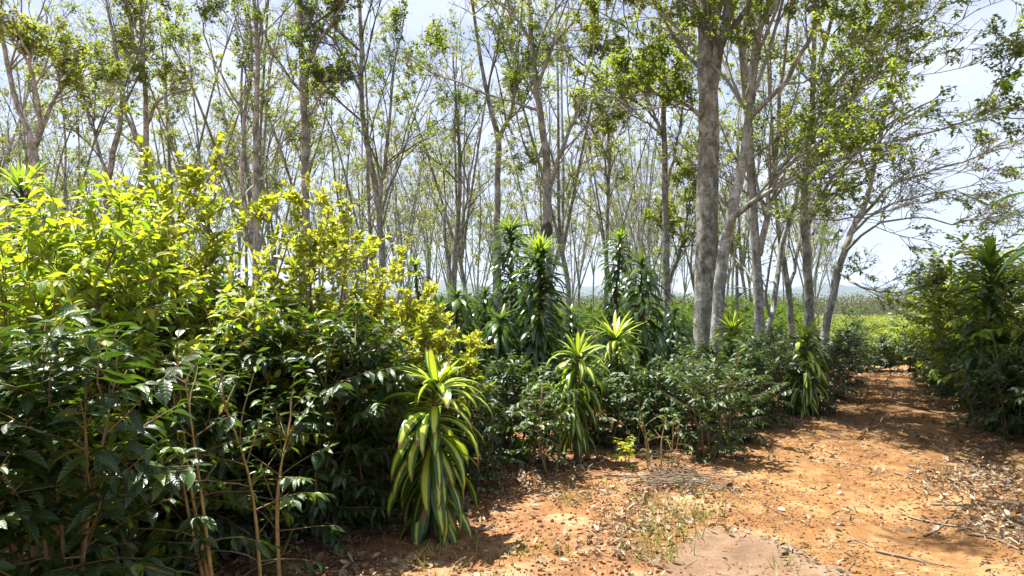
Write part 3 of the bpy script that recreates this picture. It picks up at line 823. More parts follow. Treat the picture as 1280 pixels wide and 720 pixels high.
for i, (x, d) in enumerate(bgpos):
    k = i % 6
    loc = (x, d, H1(x, d)); s = rng.uniform(.85, 1.2); rz = rng.random() * 6.28
    if i < 6:
        o = variants[k]; o.location = loc; o.rotation_euler = (0, 0, rz); o.scale = (s, s, s); tag(o, vlab[k], 'tree', BG)
    else:
        place_copy(variants[k], loc, rz, s, vlab[k], BG)

# ---- left thicket
coffee('coffee_shrub', 201, G(40, 3.7), 'tall coffee shrub with broad sunlit lime leaves at the far left edge', H=2.02, stems=7, spread=.78, leaf=.092, mat='coffee_sunlit_lime', tbase=.68, dens=1.1, jit=.6, low=.25)
coffee('coffee_shrub', 202, G(165, 3.9), 'tall coffee shrub with sunlit green leaves, left of the tall yellow shoot', H=1.95, stems=7, spread=.78, leaf=.09, mat='coffee_sunlit_lime', tbase=.68, dens=1.1, jit=.6, low=.25)
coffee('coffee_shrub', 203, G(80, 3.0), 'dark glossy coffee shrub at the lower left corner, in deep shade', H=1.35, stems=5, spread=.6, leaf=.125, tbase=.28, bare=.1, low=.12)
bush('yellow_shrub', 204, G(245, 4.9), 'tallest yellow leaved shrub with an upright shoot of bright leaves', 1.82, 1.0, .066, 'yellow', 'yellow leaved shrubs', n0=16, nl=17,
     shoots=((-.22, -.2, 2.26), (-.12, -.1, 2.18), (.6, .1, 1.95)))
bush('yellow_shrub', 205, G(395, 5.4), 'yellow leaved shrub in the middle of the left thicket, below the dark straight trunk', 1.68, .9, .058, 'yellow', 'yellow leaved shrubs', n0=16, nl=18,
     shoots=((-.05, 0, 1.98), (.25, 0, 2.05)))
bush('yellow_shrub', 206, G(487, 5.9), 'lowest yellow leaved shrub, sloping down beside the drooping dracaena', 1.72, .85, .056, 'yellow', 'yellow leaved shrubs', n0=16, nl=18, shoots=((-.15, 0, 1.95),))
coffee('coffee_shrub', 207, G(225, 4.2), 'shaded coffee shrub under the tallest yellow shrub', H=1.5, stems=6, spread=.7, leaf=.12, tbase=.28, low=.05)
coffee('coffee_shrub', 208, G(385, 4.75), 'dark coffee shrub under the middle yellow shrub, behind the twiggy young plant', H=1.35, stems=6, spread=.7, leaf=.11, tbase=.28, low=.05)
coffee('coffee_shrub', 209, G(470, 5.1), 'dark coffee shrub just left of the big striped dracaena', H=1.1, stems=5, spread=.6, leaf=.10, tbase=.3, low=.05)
coffee('coffee_shrub', 210, G(20, 4.7), 'tall shaded coffee shrub behind the sunlit lime leaves at the far left', H=1.9, stems=5, spread=.75, leaf=.11, tbase=.5, mat='coffee_sunlit_lime')
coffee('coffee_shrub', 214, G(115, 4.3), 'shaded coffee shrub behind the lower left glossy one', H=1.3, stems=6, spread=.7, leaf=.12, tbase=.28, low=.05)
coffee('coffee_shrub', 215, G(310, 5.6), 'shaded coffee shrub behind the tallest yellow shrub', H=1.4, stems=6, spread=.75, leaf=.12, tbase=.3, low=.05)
coffee('young_coffee_plant', 211, G(283, 3.62), 'twiggy young coffee plant with reddish bare stems, bottom left foreground', H=1.3, stems=3, spread=.42, leaf=.105, tbase=.5, bare=.62, stem='sapling_stem', low=.25, gap=.11, mat='coffee')
coffee('young_coffee_plant', 212, G(345, 3.75), 'half bare young coffee plant with yellowish stems and pale dead twigs', H=1.15, stems=3, spread=.5, leaf=.09, tbase=.62, bare=.75, stem='sapling_stem', low=.2, gap=.10, mat='coffee')
coffee('coffee_shrub', 213, G(-40, 2.7), 'coffee branches with large dark leaves entering from the left edge', H=1.1, stems=3, spread=.6, leaf=.135, tbase=.3, bare=.25)

# ---- mid shrubs: built kinds, then copies
KIND = [coffee('coffee_shrub', 221, G(655, 6.7), 'dark coffee shrub between the big striped dracaena and the second striped one', H=.88, stems=5, spread=.48, leaf=.095, tbase=.34, low=.1),
        coffee('coffee_shrub', 222, G(800, 7.6), 'coffee shrub with airy stems right of the second striped dracaena', H=.9, stems=5, spread=.42, leaf=.095, tbase=.42, low=.22),
        coffee('coffee_shrub', 223, G(890, 7.0), 'bushy coffee shrub with thin pale twigs at the path corner', H=.92, stems=6, spread=.5, leaf=.09, tbase=.38, bare=.35, low=.08),
        coffee('coffee_shrub', 224, G(945, 8.6), 'dense round coffee shrub beside the path, below the multi-stemmed tree', H=.92, stems=5, spread=.52, leaf=.10, tbase=.34, low=.08, tpl=LEAF_MID),
        coffee('coffee_shrub', 225, G(1020, 9.6), 'glossy coffee shrub beside the path, right of the pale striped dracaena', H=.85, stems=4, spread=.5, leaf=.10, tbase=.34, low=.15, tpl=LEAF_MID)]
young = coffee('young_coffee_plant', 226, G(692, 6.35), 'small sparse coffee sapling with light leaves, left of the second striped dracaena', H=.78, stems=4, spread=.32, leaf=.085, tbase=.6, bare=.3, low=.3)


def cp(k, px, d, s, label, group=None):
    return place_copy(KIND[k], G(px, d), random.random() * 6.28, s, label, group)


cp(0, 598, 6.0, .85, 'dark coffee shrub directly behind the big striped dracaena')
cp(3, 560, 5.9, .9, 'shaded coffee shrub left behind the big striped dracaena')
cp(1, 620, 7.1, .78, 'coffee shrub below the round drooping dracaena')
cp(3, 755, 7.5, .75, 'coffee shrub just behind the second striped dracaena')
cp(1, 845, 7.7, .9, 'coffee shrub between the airy shrub and the twiggy corner shrub')
cp(2, 835, 8.1, .9, 'coffee shrub below the drooping tall dracaena, left of the thickest trunk')
cp(4, 880, 8.4, 1.0, 'coffee shrub hiding the foot of the thickest trunk')
cp(3, 925, 7.7, .8, 'low coffee shrub touching the path, right of the twiggy corner shrub')
cp(0, 975, 9.6, .9, 'coffee shrub behind the dense round one, left of the pale striped dracaena')
cp(3, 1045, 11.2, 1.0, 'coffee shrub at the bend where the path narrows')
cp(4, 1060, 12.8, .95, 'farthest coffee shrub on the left side of the path')
cp(2, 1005, 10.8, 1.0, 'coffee shrub behind the pale striped dracaena')
ROWS = 'coffee shrubs in the dense rows behind the dracaenas'
rng = np.random.default_rng(5)
pos = []
tries = 0
while len(pos) < 70 and tries < 5000:
    tries += 1
    d = rng.uniform(6.3, 17); px = rng.uniform(330, 1060)
    x = (px - 640) / FPX * d
    lim = np.interp(d, [6, 7.3, 8.5, 9.2, 11, 12.5, 14.4, 17], [-.6, .2, 1.8, 2.8, 3.9, 4.9, 5.8, 7.5])
    if x > lim: continue
    if px < 520 and d < 7.2: continue
    if all(math.hypot(x - a, d - b) > .8 for a, b in pos): pos.append((x, d))
for i, (x, d) in enumerate(pos):
    s = rng.uniform(.72, .92) * (1.0 if d < 9 else 1.12)
    place_copy(KIND[(0, 3, 4, 1)[i % 4]], (x, d, H1(x, d)), rng.random() * 6.28, s, 'dark coffee shrub in the crowded rows behind the dracaenas', ROWS)

# ---- dracaenas
D = dracaena
D('dracaena_plant', 301, G(545, 4.75), 'large dracaena with lime striped drooping leaves at the edge of the red soil', 1.16, .52, .083, 100, .2, 16, 58, -36, (116, 72), 'drac_var', 'drac_var', tuftL=.6, stem_r=.03, lean=.02, dead=6)
D('dracaena_plant', 302, G(722, 7.0), 'smaller lime striped dracaena, second from the front, beside the small sapling', 1.2, .46, .07, 95, .35, 18, 58, -38, (112, 82), 'drac_var', 'drac_var', tuftL=.65)
D('dracaena_plant', 303, G(682, 7.9), 'tall dark dracaena with a bright lime tuft, foremost of the tall group', 2.25, .44, .056, 420, .25, 60, 56, 0, (85, 108), tuftL=.72, tw_=.5)
D('dracaena_plant', 304, G(643, 9.2), 'tallest dark dracaena, left behind the lime tufted one', 2.6, .40, .05, 380, .4, 44, 54, 0, (85, 108), tuftL=.65, tw_=.5, lean=.02)
D('dracaena_plant', 305, G(755, 9.8), 'slim columnar dracaena with narrow leaves right of the lime tufted one', 2.5, .34, .046, 250, .95, 30, 58, -10, (85, 112), tuftL=.6, tw_=.6, lean=.05)
D('dracaena_plant', 306, G(809, 8.8), 'dracaena with broad drooping leaves left of the thickest trunk', 2.15, .46, .07, 170, .3, 10, 48, -5, (105, 125), tmat='drac', tuftL=.6)
D('dracaena_plant', 307, G(572, 8.2), 'rounded dracaena with drooping pale edged leaves beside the yellow shrub', 1.78, .46, .06, 230, .3, 14, 30, -10, (110, 125), tmat='drac', tuftL=.6)
D('dracaena_plant', 308, G(619, 7.9), 'low rounded dracaena between the yellow shrub side one and the tall group', 1.5, .42, .06, 210, .3, 14, 28, -10, (110, 122), tmat='drac', tuftL=.5)
D('dracaena_plant', 309, G(534, 11.5), 'small slender dracaena peeking above the end of the yellow shrub', 2.25, .32, .045, 110, 1.2, 18, 52, 0, (75, 105), tuftL=.7, lean=.06)
D('dracaena_plant', 310, G(768, 8.1), 'pale yellow green dracaena spreading below the slim columnar one', 1.34, .55, .07, 70, .5, 26, 45, -5, (100, 105), 'drac_var', 'drac_var')
D('dracaena_plant', 311, G(916, 9.2), 'compact dracaena with pale drooping top at the foot of the leaning pale trunk', 1.33, .42, .075, 75, .4, 26, 50, -15, (95, 105), 'drac_var', 'drac_var')
D('dracaena_plant', 312, G(1003, 9.4), 'bushy dracaena with pale striped top beside the path', 1.22, .46, .065, 110, .2, 36, 50, -15, (90, 105), 'drac_var', 'drac_var')
D('dracaena_plant', 313, G(16, 5.9), 'spiky dracaena head rising above the sunlit lime coffee at the far left', 2.66, .42, .045, 170, .9, 34, 60, -10, (90, 110), tuftL=.7)
D('dracaena_plant', 314, G(272, 6.4), 'dark dracaena tip hidden behind the tallest yellow shrub', 2.45, .36, .05, 60, .8, 18, 74, -10, (80, 105), tmat='drac')
D('dracaena_plant', 315, G(1238, 8.75), 'upright bright green dracaena tuft in the right hand hedge', 2.2, .52, .058, 190, .4, 34, 80, 0, (80, 105), lean=.01)
D('dracaena_plant', 316, G(1322, 8.3), 'dracaena with lime yellow leaves at the right edge of the hedge', 1.95, .55, .06, 100, .4, 24, 58, -20, (85, 105), 'drac_var', 'drac_var')
D('dracaena_plant', 317, (4.12, 5.0, H1(4.12, 5.0)), 'dracaena leaf tips reaching in at the upper right edge', 2.62, .66, .07, 60, 1.5, 14, 55, 5, (75, 100), 'drac', 'drac_var')

D('dracaena_plant', 318, G(603, 9.4), 'half hidden dark dracaena with drooping leaves, behind the low rounded one', 1.75, .38, .05, 190, .4, 14, 48, -5, (100, 120), tmat='drac', tuftL=.5)
D('dracaena_plant', 319, G(705, 9.0), 'dark drooping dracaena peeking out right of the lime tufted tall one', 1.5, .38, .05, 190, .3, 14, 48, -5, (100, 120), tmat='drac', tuftL=.5)
D('dracaena_plant', 320, G(838, 9.9), 'dark dracaena just left of the thickest trunk', 1.5, .38, .05, 170, .3, 14, 46, -5, (105, 120), tmat='drac', tuftL=.5)

# ---- right hand hedge
HR = 'coffee shrubs of the hedge along the right of the path'
hedge = [(1300, 8.0, .95, 2), (1255, 8.9, .9, 3), (1228, 9.7, .95, 4), (1205, 10.6, .95, 3), (1188, 11.6, .9, 4), (1172, 12.6, .95, 3), (1160, 13.6, .9, 0),
         (1290, 9.3, 1.25, 0), (1262, 10.2, 1.3, 3), (1240, 11.2, 1.3, 4), (1222, 12.2, 1.3, 0), (1202, 13.2, 1.25, 3), (1182, 14.4, 1.2, 4)]
hedge = [(1238, 8.3, .95, 3), (1272, 7.8, 1.0, 0)] + hedge + [(1345, 7.0, 1.1, 3), (1400, 6.1, 1.1, 4), (1450, 5.3, 1.1, 0), (1360, 8.2, 1.35, 3), (1440, 7.0, 1.35, 0), (1520, 5.9, 1.35, 4)]
hl = ['low front coffee shrub in the hedge along the right of the path', 'taller second row coffee shrub in the hedge along the right of the path']
for i, (px, d, s, k) in enumerate(hedge):
    cp(k, px, d, s, hl[1 if 9 <= i < 15 or i > 17 else 0], HR)
tall = coffee('tall_coffee_tree', 231, G(1215, 10.4), 'tall coffee tree with sunlit drooping leaves rising left in the right hedge', 'tall coffee trees in the right hedge', cat='coffee tree', H=2.1, stems=4, spread=.85, leaf=.14, tbase=.68, low=.2, mat='coffee_sunlit_lime', tpl=LEAF_MID, dens=.8)
place_copy(tall, G(1268, 9.9), 2.1, 1.12, 'tallest coffee tree of the right hedge, behind the upright dracaena tuft', 'tall coffee trees in the right hedge')
place_copy(tall, G(1172, 12.8), 4.0, .92, 'smallest yellowish coffee tree where the right hedge begins', 'tall coffee trees in the right hedge')
place_copy(tall, G(1295, 8.6), 5.1, 1.05, 'coffee tree cut by the right edge of the photo', 'tall coffee trees in the right hedge')
place_copy(tall, G(1232, 12.4), 1.2, 1.05, 'coffee tree at the back of the right hedge', 'tall coffee trees in the right hedge')

# ---- end of the path and the field beyond
EP = 'low dark shrubs closing the end of the path'
for i, px in enumerate((1078, 1098, 1118, 1138, 1156)):
    cp((3, 4, 0, 3, 4)[i], px, 15.4 + .25 * (i % 2), .82, 'low dark coffee shrub in the short row across the end of the path', EP)
bush('lime_shrub', 241, G(1122, 18.5), 'lime yellow low shrub just beyond the row ending the path', .75, .8, .13, 'coffee_sunlit_lime', None, n0=8, nl=5, tpl=LEAF_MID, ymix=.6)
FC = 'young columnar plants in the far field'
col = coffee('columnar_shrub', 242, G(1080, 19.5), 'tallest dark columnar plant at the left of the open field', FC, H=1.35, stems=1, spread=.34, leaf=.15, tbase=.4, tpl=LEAF_MID, low=.05, cat='young shrub')
for px, d, s, lb in ((1056, 19, 1.0, 'dark columnar plant right of the leaning tree foot'), (1068, 21, .95, 'dark columnar plant between two darker ones, left field edge'), (1096, 17.3, .72, 'dark small columnar plant with pale top, before the lime field'),
                     (1122, 19.5, .95, 'pale topped slender plant above the lime yellow low shrub'), (1141, 21, .85, 'small pale plant where the field meets the right hedge')):
    place_copy(col, G(px, d), random.random() * 6, s, lb, FC)


def scatter_stuff(name, mat, n, fpos, size, tint, hmax, tpl=LEAF_FAR, flat=.5, seed=1):
    rng = np.random.default_rng(seed)
    x, y = fpos(rng, n)
    z = hgt(x, y) + hmax * rng.random(n) ** 1.2 * np.clip(.3 + 1.4 * fbm(x * .5, y * .5, 61), .2, 1.2)
    d = rng.normal(size=(n, 3)); d[:, 2] *= .6; up = unit(np.array([0, 0, 1.]) + rng.normal(size=(n, 3)) * flat)
    mb = MB(); leaves(mb, tpl, np.stack([x, y, z], -1), d, up, size * rng.uniform(.6, 1.3, n), np.clip(tint + .25 * rng.normal(size=n) + .5 * (fbm(x * .2, y * .2, 71) - .47), 0, 1))
    return tag(mb.build(name, M[mat]), kind='stuff')


def field_pos(rng, n):
    y = 17.5 + 55 * rng.random(n) ** 1.5; px = rng.uniform(930, 1260, n); return (px - 640) / FPX * y, y


scatter_stuff('field_crop', 'field_leaf', 60000, field_pos, .17, .55, .5, seed=3)
scatter_stuff('undergrowth', 'undergrowth', 75000, lambda r, n: ((lambda y: ((r.uniform(-100, 1000, n) - 640) / FPX * y, y))(16 + 44 * r.random(n) ** 1.2)), .17, .6, 1.5, seed=4)
scatter_stuff('far_grove', 'grove', 170000, lambda r, n: ((lambda y: ((r.uniform(-80, 1230, n) - 640) / FPX * y, y))(95 + 75 * r.random(n))), .30, .5, 3.0, seed=5)

# ---- distant houses
def house(loc, w, dp, h, label, rz):
    t = thing('farm_house', loc, label, 'house', 'tiny farm houses across the valley', rz)
    def box(mb, x0, x1, y0, y1, z0, z1):
        v = np.array([(x0, y0, z0), (x1, y0, z0), (x1, y1, z0), (x0, y1, z0), (x0, y0, z1), (x1, y0, z1), (x1, y1, z1), (x0, y1, z1)])
        mb.add(v, [(0, 3, 2, 1), (4, 5, 6, 7), (0, 1, 5, 4), (1, 2, 6, 5), (2, 3, 7, 6), (3, 0, 4, 7)])
    b = MB(); box(b, -w / 2, w / 2, -dp / 2, dp / 2, -.5, h); b.build('wall', HM[0], t, False)
    r = MB(); o = .5; rh = h + dp * .22
    v = np.array([(-w / 2 - o, -dp / 2 - o, h - .1), (w / 2 + o, -dp / 2 - o, h - .1), (w / 2 + o, 0, rh), (-w / 2 - o, 0, rh), (-w / 2 - o, dp / 2 + o, h - .1), (w / 2 + o, dp / 2 + o, h - .1)])
    v2 = v + np.array([0, 0, .18])
    r.add(np.concatenate([v, v2]), [(0, 3, 2, 1), (3, 4, 5, 2), (6, 7, 8, 9), (9, 8, 11, 10), (0, 1, 7, 6), (4, 10, 11, 5), (0, 6, 9, 3), (3, 9, 10, 4), (1, 2, 8, 7), (2, 5, 11, 8)])
    r.build('roof', HM[1], t, False)
    for k in (-1, 1):
        m_ = MB(); box(m_, k * w * .27 - .6, k * w * .27 + .6, -dp / 2 - .04, -dp / 2 + .06, h * .35, h * .75); m_.build('window', HM[2], t, False)
    m_ = MB(); box(m_, -.5, .5, -dp / 2 - .05, -dp / 2 + .06, -.2, h * .72); m_.build('door', HM[2], t, False)


HM = [plain_mat('house_wall', [(.6, .5, .42), (.68, .58, .5)]), plain_mat('house_roof', [(.42, .22, .16), (.5, .3, .22)]), plain_mat('house_opening', [(.05, .05, .06), (.08, .08, .09)])]
for px, d, w, rz, lb in ((1104, 240, 6.0, .2, 'tiny pinkish farm house in the valley, left of the pair'), (1122, 300, 5.0, -.3, 'tiny farm house in the valley, right of the pair')):
    x = (px - 640) / FPX * d
    house((x, d, H1(x, d)), w, 4.5, 2.6, lb, rz)

# ---- litter, grass, sticks, stones
def litter():
    rng = np.random.default_rng(9)
    n = 420000

    x = rng.uniform(-4.5, 8.5, n); y = rng.uniform(3.2, 15, n)
    lim = np.interp(y, [3, 4.4, 5.2, 6.2, 7.3, 8.2, 9.2, 12.5, 15], [-1.3, -1.0, -.4, .1, 1.1, 2.3, 3.6, 5.6, 6.8])
    under = np.clip(1 - (x - lim) / .55, 0, 1) * .8
    rgt = np.exp(-((x - np.interp(y, [3, 5, 7, 9], [2.9, 3.6, 4.6, 6.0])) / .55) ** 2) * np.clip((8.5 - y) / 3, 0, 1) * .75
    redge = np.exp(-((x - np.interp(y, PYS, PXR)) / .4) ** 2) * .4
    mid = np.exp(-((x - np.interp(y, [4, 5, 6, 7], [.75, 1.0, 1.25, 1.6])) / .45) ** 2) * np.clip((7.2 - y) / 1.5, 0, 1) * .55
    dens = np.maximum.reduce([under, rgt, redge, mid, np.full(n, .07)])
    dens = dens * np.clip((fbm(x * 2, y * 2, 81) - .30) * 4, .05, 1.3)
    dens = np.maximum(dens, np.where((on_road(x, y) != on_road(x + .12, y + .1)) & (y > 3.6), .2, 0))
    kp = rng.random(n) < dens
    x, y = x[kp], y[kp]; n = len(x)
    z = hgt(x, y) + .012 + .02 * rng.random(n)
    d = rng.normal(size=(n, 3)); d[:, 2] *= .25
    up = unit(np.array([0, 0, 1.]) + rng.normal(size=(n, 3)) * .42)
    sz = np.where(rng.random(n) < .72, rng.uniform(.010, .032, n), rng.uniform(.03, .075, n))
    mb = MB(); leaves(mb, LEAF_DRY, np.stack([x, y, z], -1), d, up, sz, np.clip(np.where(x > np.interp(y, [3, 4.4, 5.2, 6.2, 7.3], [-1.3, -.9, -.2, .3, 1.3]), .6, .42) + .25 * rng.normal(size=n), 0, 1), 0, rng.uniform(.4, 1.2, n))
    tag(mb.build('leaf_litter', M['dry_leaf']), kind='stuff')


litter()


def clods():
    rng = np.random.default_rng(12); n = 60000
    x = rng.uniform(-3, 7, n); y = 3.2 + 9 * rng.random(n) ** 1.4
    kp = fbm(x * 2.5, y * 2.5, 91) + .25 * rng.random(n) > .52
    x, y = x[kp], y[kp]; n = len(x); s = .003 + .011 * rng.random(n) ** 4
    c = np.array([(-1, -1, -.6), (1, -1, -.6), (1, 1, -.6), (-1, 1, -.6), (-.7, -.7, .7), (.7, -.7, .7), (.7, .7, .7), (-.7, .7, .7)])
    v = c[None] * s[:, None, None] * (1 + .35 * rng.normal(size=(n, 8, 3))) + np.stack([x, y, hgt(x, y) + .006], -1)[:, None]
    q = np.array([(0, 3, 2, 1), (4, 5, 6, 7), (0, 1, 5, 4), (1, 2, 6, 5), (2, 3, 7, 6), (3, 0, 4, 7)])
    mb = MB(); mb.add(v.reshape(-1, 3), (q[None] + (np.arange(n) * 8)[:, None, None]).reshape(-1, 4))
    tag(mb.build('pebbles', plain_mat('clod', [(.08, .042, .02), (.2, .1, .045), (.3, .22, .14)], .95, 30)), kind='stuff')


clods()


def grass():
    rng = np.random.default_rng(10)
    P, D_, S, T = [], [], [], []
    spots = [(712, 625, .10, 60), (832, 672, .14, 130), (872, 648, .12, 110), (828, 695, .12, 110), (815, 628, .12, 50), (860, 610, .14, 60), (650, 690, .1, 40), (540, 705, .14, 60), (760, 610, .12, 40), (705, 690, .08, 22), (840, 650, .2, 120), (800, 650, .25, 60), (735, 650, .3, 50), (880, 628, .15, 70), (620, 700, .2, 40), (1010, 600, .08, 25), (980, 710, .05, 25)]
    for px, py, rad, n in spots:
        d = EYE * FPX / (py - HZ); c = G(px, d)
        q = rng.normal(size=(n, 2)) * rad
        for k in range(n):
            X, Y = c[0] + q[k, 0], c[1] + q[k, 1]
            P.append((X, Y, H1(X, Y) - .005)); v = rng.normal(size=3) * .55; v[2] = 1; D_.append(v); S.append(rng.uniform(.04, .13)); T.append(np.clip(rng.normal(.5, .25), 0, 1))
    n = len(P)
    mb = MB(); leaves(mb, leaf_template([(0, .035), (.5, .03), (1, .004)], .1, .25, 2), np.array(P), np.array(D_), rng.normal(size=(n, 3)), np.array(S), np.array(T))
    tag(mb.build('grass', M['grass']), kind='stuff')


grass()


def stick(p0, p1, r, label, group='fallen sticks on the path', seed=0):
    rng = np.random.default_rng(seed)
    a, b = np.array(p0), np.array(p1)
    P = smooth([a, (a + b) / 2 + rng.normal(size=3) * .04 * np.array([1, 1, .2]), b], 8)
    P[:, 2] = hgt(P[:, 0], P[:, 1]) + r * .8 + .006
    mb = MB(); tubes(mb, P, np.linspace(r, r * .45, 8), 6, 0, .08, rng)
    Q, q = grow(rng, P[None], np.linspace(r, r * .45, 8)[None], 3, .45, (25, 50), 0, 4, .2, .9, .12, .5, .002, .05, .4, 0, 1.0)
    Q[:, :, 2] = np.maximum(hgt(Q[:, :, 0], Q[:, :, 1]) + .006, Q[:, :, 2])
    tubes(mb, Q, q, 4)
    c = P[0].copy(); v = mb.v
    mb.v = [x - c.astype(np.float32) for x in v]
    o = mb.build('fallen_stick', M['dry_stick']); o.location = c
    tag(o, label, 'stick', group)


def gp(px, py):
    d = EYE * FPX / (py - HZ); return G(px, d)


for i, (a, b, r, lb) in enumerate([((755, 594), (905, 602), .012, 'longest pale fallen stick lying in front of the coffee shrubs'),
        ((1095, 690), (1185, 706), .010, 'pale stick lying in the leaf litter near the bottom right corner'), ((1135, 640), (1235, 668), .009, 'thin stick slanting through the litter at the right of the path'),
        ((1210, 668), (1278, 690), .011, 'thick stick at the bottom right edge'), ((1155, 662), (1195, 640), .007, 'short stick in the middle of the right litter'),
        ((1060, 678), (1090, 684), .006, 'short pale stick on the path beside the worn road'), ((1165, 632), (1270, 636), .008, 'level thin stick at the right edge above the litter'),
        ((590, 668), (618, 655), .011, 'dark stub of wood at the foot of the big striped dracaena'), ((1118, 592), (1180, 612), .007, 'thin curved stick on the sunny path')]):
    stick(gp(*a), gp(*b), r, lb, seed=400 + i)


def twig_heap():
    rng = np.random.default_rng(44)
    c = gp(850, 607); mb = MB()
    for k in range(70):
        a = rng.normal(0, .5) + (0 if rng.random() < .7 else 1.2); L = rng.uniform(.15, .55)
        o = np.array([rng.normal() * .24, rng.normal() * .12, rng.uniform(.008, .08)])
        e = np.array([math.cos(a), math.sin(a) * .7, rng.normal() * .12]) * L / 2
        P = smooth([o - e, o + rng.normal(size=3) * .02, o + e], 5)
        P[:, 2] = np.maximum(P[:, 2], .008)
        tubes(mb, P, np.linspace(.0045, .002, 5), 4)
    o = mb.build('twig_heap', M['dry_stick']); o.location = c
    tag(o, 'loose heap of thin dry twigs in front of the corner shrub', 'twig heap')


twig_heap()


def lump(name, px, py, rx, ry, rz, mat, label, cat, seed):
    rng = np.random.default_rng(seed); mb = MB(); n, k = 9, 12
    v = []
    for j in range(n):
        th = math.pi * (j + .02) / (n - .96)
        for i in range(k):
            ph = 6.2832 * i / k; w = 1 + .12 * rng.normal() * math.sin(th)
            v.append((rx * math.sin(th) * math.cos(ph) * w, ry * math.sin(th) * math.sin(ph) * w, rz * math.cos(th)))
    f = [(j * k + i, (j + 1) * k + i, (j + 1) * k + (i + 1) % k, j * k + (i + 1) % k) for j in range(n - 1) for i in range(k)]
    mb.add(v, f); o = mb.build(name, mat); p = gp(px, py); o.location = p + np.array([0, 0, rz * .75]); o.rotation_euler = (0, 0, rng.random() * 3)
    tag(o, label, cat)


SM = plain_mat('stone', [(.2, .12, .08), (.36, .24, .16)], .9, 20)
lump('fallen_pod', 985, 692, .075, .018, .014, plain_mat('pod', [(.02, .016, .012), (.05, .04, .03)], .6, 20), 'dark slender seed pod lying on the worn road', 'seed pod', 1)
lump('stone', 465, 643, .035, .03, .028, SM, 'round brown stone in the leaf litter left of the big dracaena', 'stone', 2)
lump('stone', 452, 648, .026, .024, .02, SM, 'smaller grey brown stone beside the round brown one', 'stone', 3)
weed = coffee('weed_plant', 251, gp(790, 582), 'small bright green weed on the soil by the long stick', cat='weed', H=.22, stems=3, spread=.14, leaf=.07, tbase=.75, mat='coffee_sunlit_lime', gap=.05)
coffee('twiggy_shrub', 252, gp(822, 588), 'nearly leafless pale twiggy shrub beside the small bright weed', cat='shrub', H=.55, stems=5, spread=.22, leaf=.05, tbase=.6, bare=.9, stem='sapling_stem', low=.3)

# ------------------------------------------------------------------ light, sky, air, camera
SUN_EL, SUN_AZ = 71.0, 305.0          # azimuth clockwise from +Y (the view direction): behind the trees, to the left
az, el = R_(SUN_AZ), R_(SUN_EL)
to_sun = np.array([math.sin(az) * math.cos(el), math.cos(az) * math.cos(el), math.sin(el)])
ld = bpy.data.lights.new('sun', 'SUN'); ld.energy = 5.0; ld.angle = R_(.53); ld.color = (1, .955, .88)
lo = bpy.data.objects.new('sun', ld); COL.objects.link(lo)
from mathutils import Vector
lo.rotation_euler = Vector(-to_sun).to_track_quat('-Z', 'Y').to_euler()
lo.location = (0, 0, 60)

w = bpy.data.worlds.new('World'); SC.world = w; w.use_nodes = True
nt = w.node_tree; nt.nodes.clear(); N = nt.nodes.new
out = N('ShaderNodeOutputWorld'); bg = N('ShaderNodeBackground'); bg.inputs['Strength'].default_value = .054
sky = N('ShaderNodeTexSky'); sky.sky_type = 'NISHITA'; sky.sun_disc = False
sky.sun_elevation = el; sky.sun_rotation = az; sky.air_density = 1.0; sky.dust_density = 1.5; sky.ozone_density = 2.0
tc = N('ShaderNodeTexCoord'); sp = N('ShaderNodeSeparateXYZ'); nt.links.new(tc.outputs['Generated'], sp.inputs[0])
zz = math_(nt, 'ADD', math_(nt, 'MAXIMUM', sp.outputs[2], 0.0), .22)
cb = N('ShaderNodeCombineXYZ'); nt.links.new(math_(nt, 'DIVIDE', sp.outputs[0], zz), cb.inputs[0]); nt.links.new(math_(nt, 'DIVIDE', sp.outputs[1], zz), cb.inputs[1])
cl = noise(nt, 1.35, cb.outputs[0], 7, .58, .3)
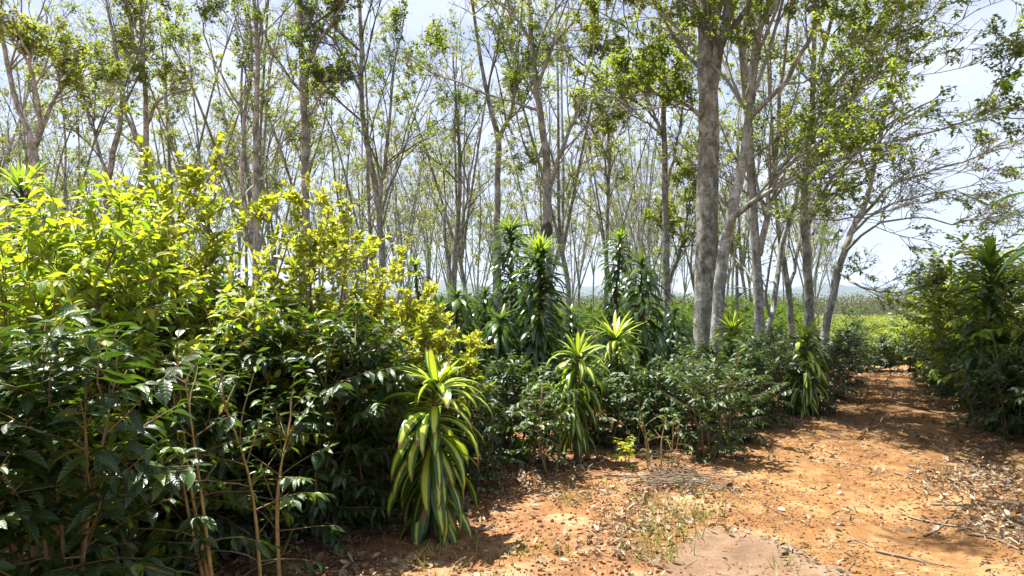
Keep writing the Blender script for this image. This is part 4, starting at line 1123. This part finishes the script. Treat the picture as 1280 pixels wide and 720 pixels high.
cm = ramp(nt, [(.36, .15), (.50, .75), (.62, 1.0)], cl)
hz = ramp(nt, [(.0, .9), (.16, .6), (.5, .0)], sp.outputs[2])
mk = math_(nt, 'MAXIMUM', cm, hz)
skyc = mix(nt, 1.0, sky.outputs[0], (1.0, .93, 1.0), 'MULTIPLY')
c = mix(nt, mk, skyc, (5.3, 5.75, 7.0))
nt.links.new(c, bg.inputs[0]); nt.links.new(bg.outputs[0], out.inputs[0])

HAZE = True
if HAZE:
    mb = MB(); x0, x1, y0, y1, z0, z1 = -4600, 4600, -300, 5800, -32, 175
    v = np.array([(x0, y0, z0), (x1, y0, z0), (x1, y1, z0), (x0, y1, z0), (x0, y0, z1), (x1, y0, z1), (x1, y1, z1), (x0, y1, z1)])
    mb.add(v, [(0, 3, 2, 1), (4, 5, 6, 7), (0, 1, 5, 4), (1, 2, 6, 5), (2, 3, 7, 6), (3, 0, 4, 7)])
    m, hn, N = newmat('haze_air'); o_ = N('ShaderNodeOutputMaterial'); pv = N('ShaderNodeVolumePrincipled')
    pv.inputs['Color'].default_value = (.66, .80, 1.0, 1); pv.inputs['Density'].default_value = .00015; pv.inputs['Anisotropy'].default_value = .2
    hn.links.new(pv.outputs[0], o_.inputs['Volume'])
    tag(mb.build('haze', m, None, False), kind='stuff')

cd = bpy.data.cameras.new('camera'); cam = bpy.data.objects.new('camera', cd); COL.objects.link(cam)
cd.sensor_width = 36; cd.lens = 36 * FPX / 1280; cd.shift_y = 12 / 1280; cd.clip_start = .05; cd.clip_end = 12000
cam.location = (0, 0, EYE); cam.rotation_euler = (R_(90), 0, 0)
SC.camera = cam
SC.view_settings.view_transform = 'Standard'; SC.view_settings.look = 'None'; SC.view_settings.gamma = 1; SC.view_settings.exposure = 1.72
SC.view_settings.use_curve_mapping = False
cy = SC.cycles
cy.max_bounces = 6; cy.diffuse_bounces = 3; cy.glossy_bounces = 2; cy.transmission_bounces = 4; cy.volume_bounces = 0; cy.transparent_max_bounces = 4
cy.sample_clamp_indirect = 6
cy.use_denoising = True
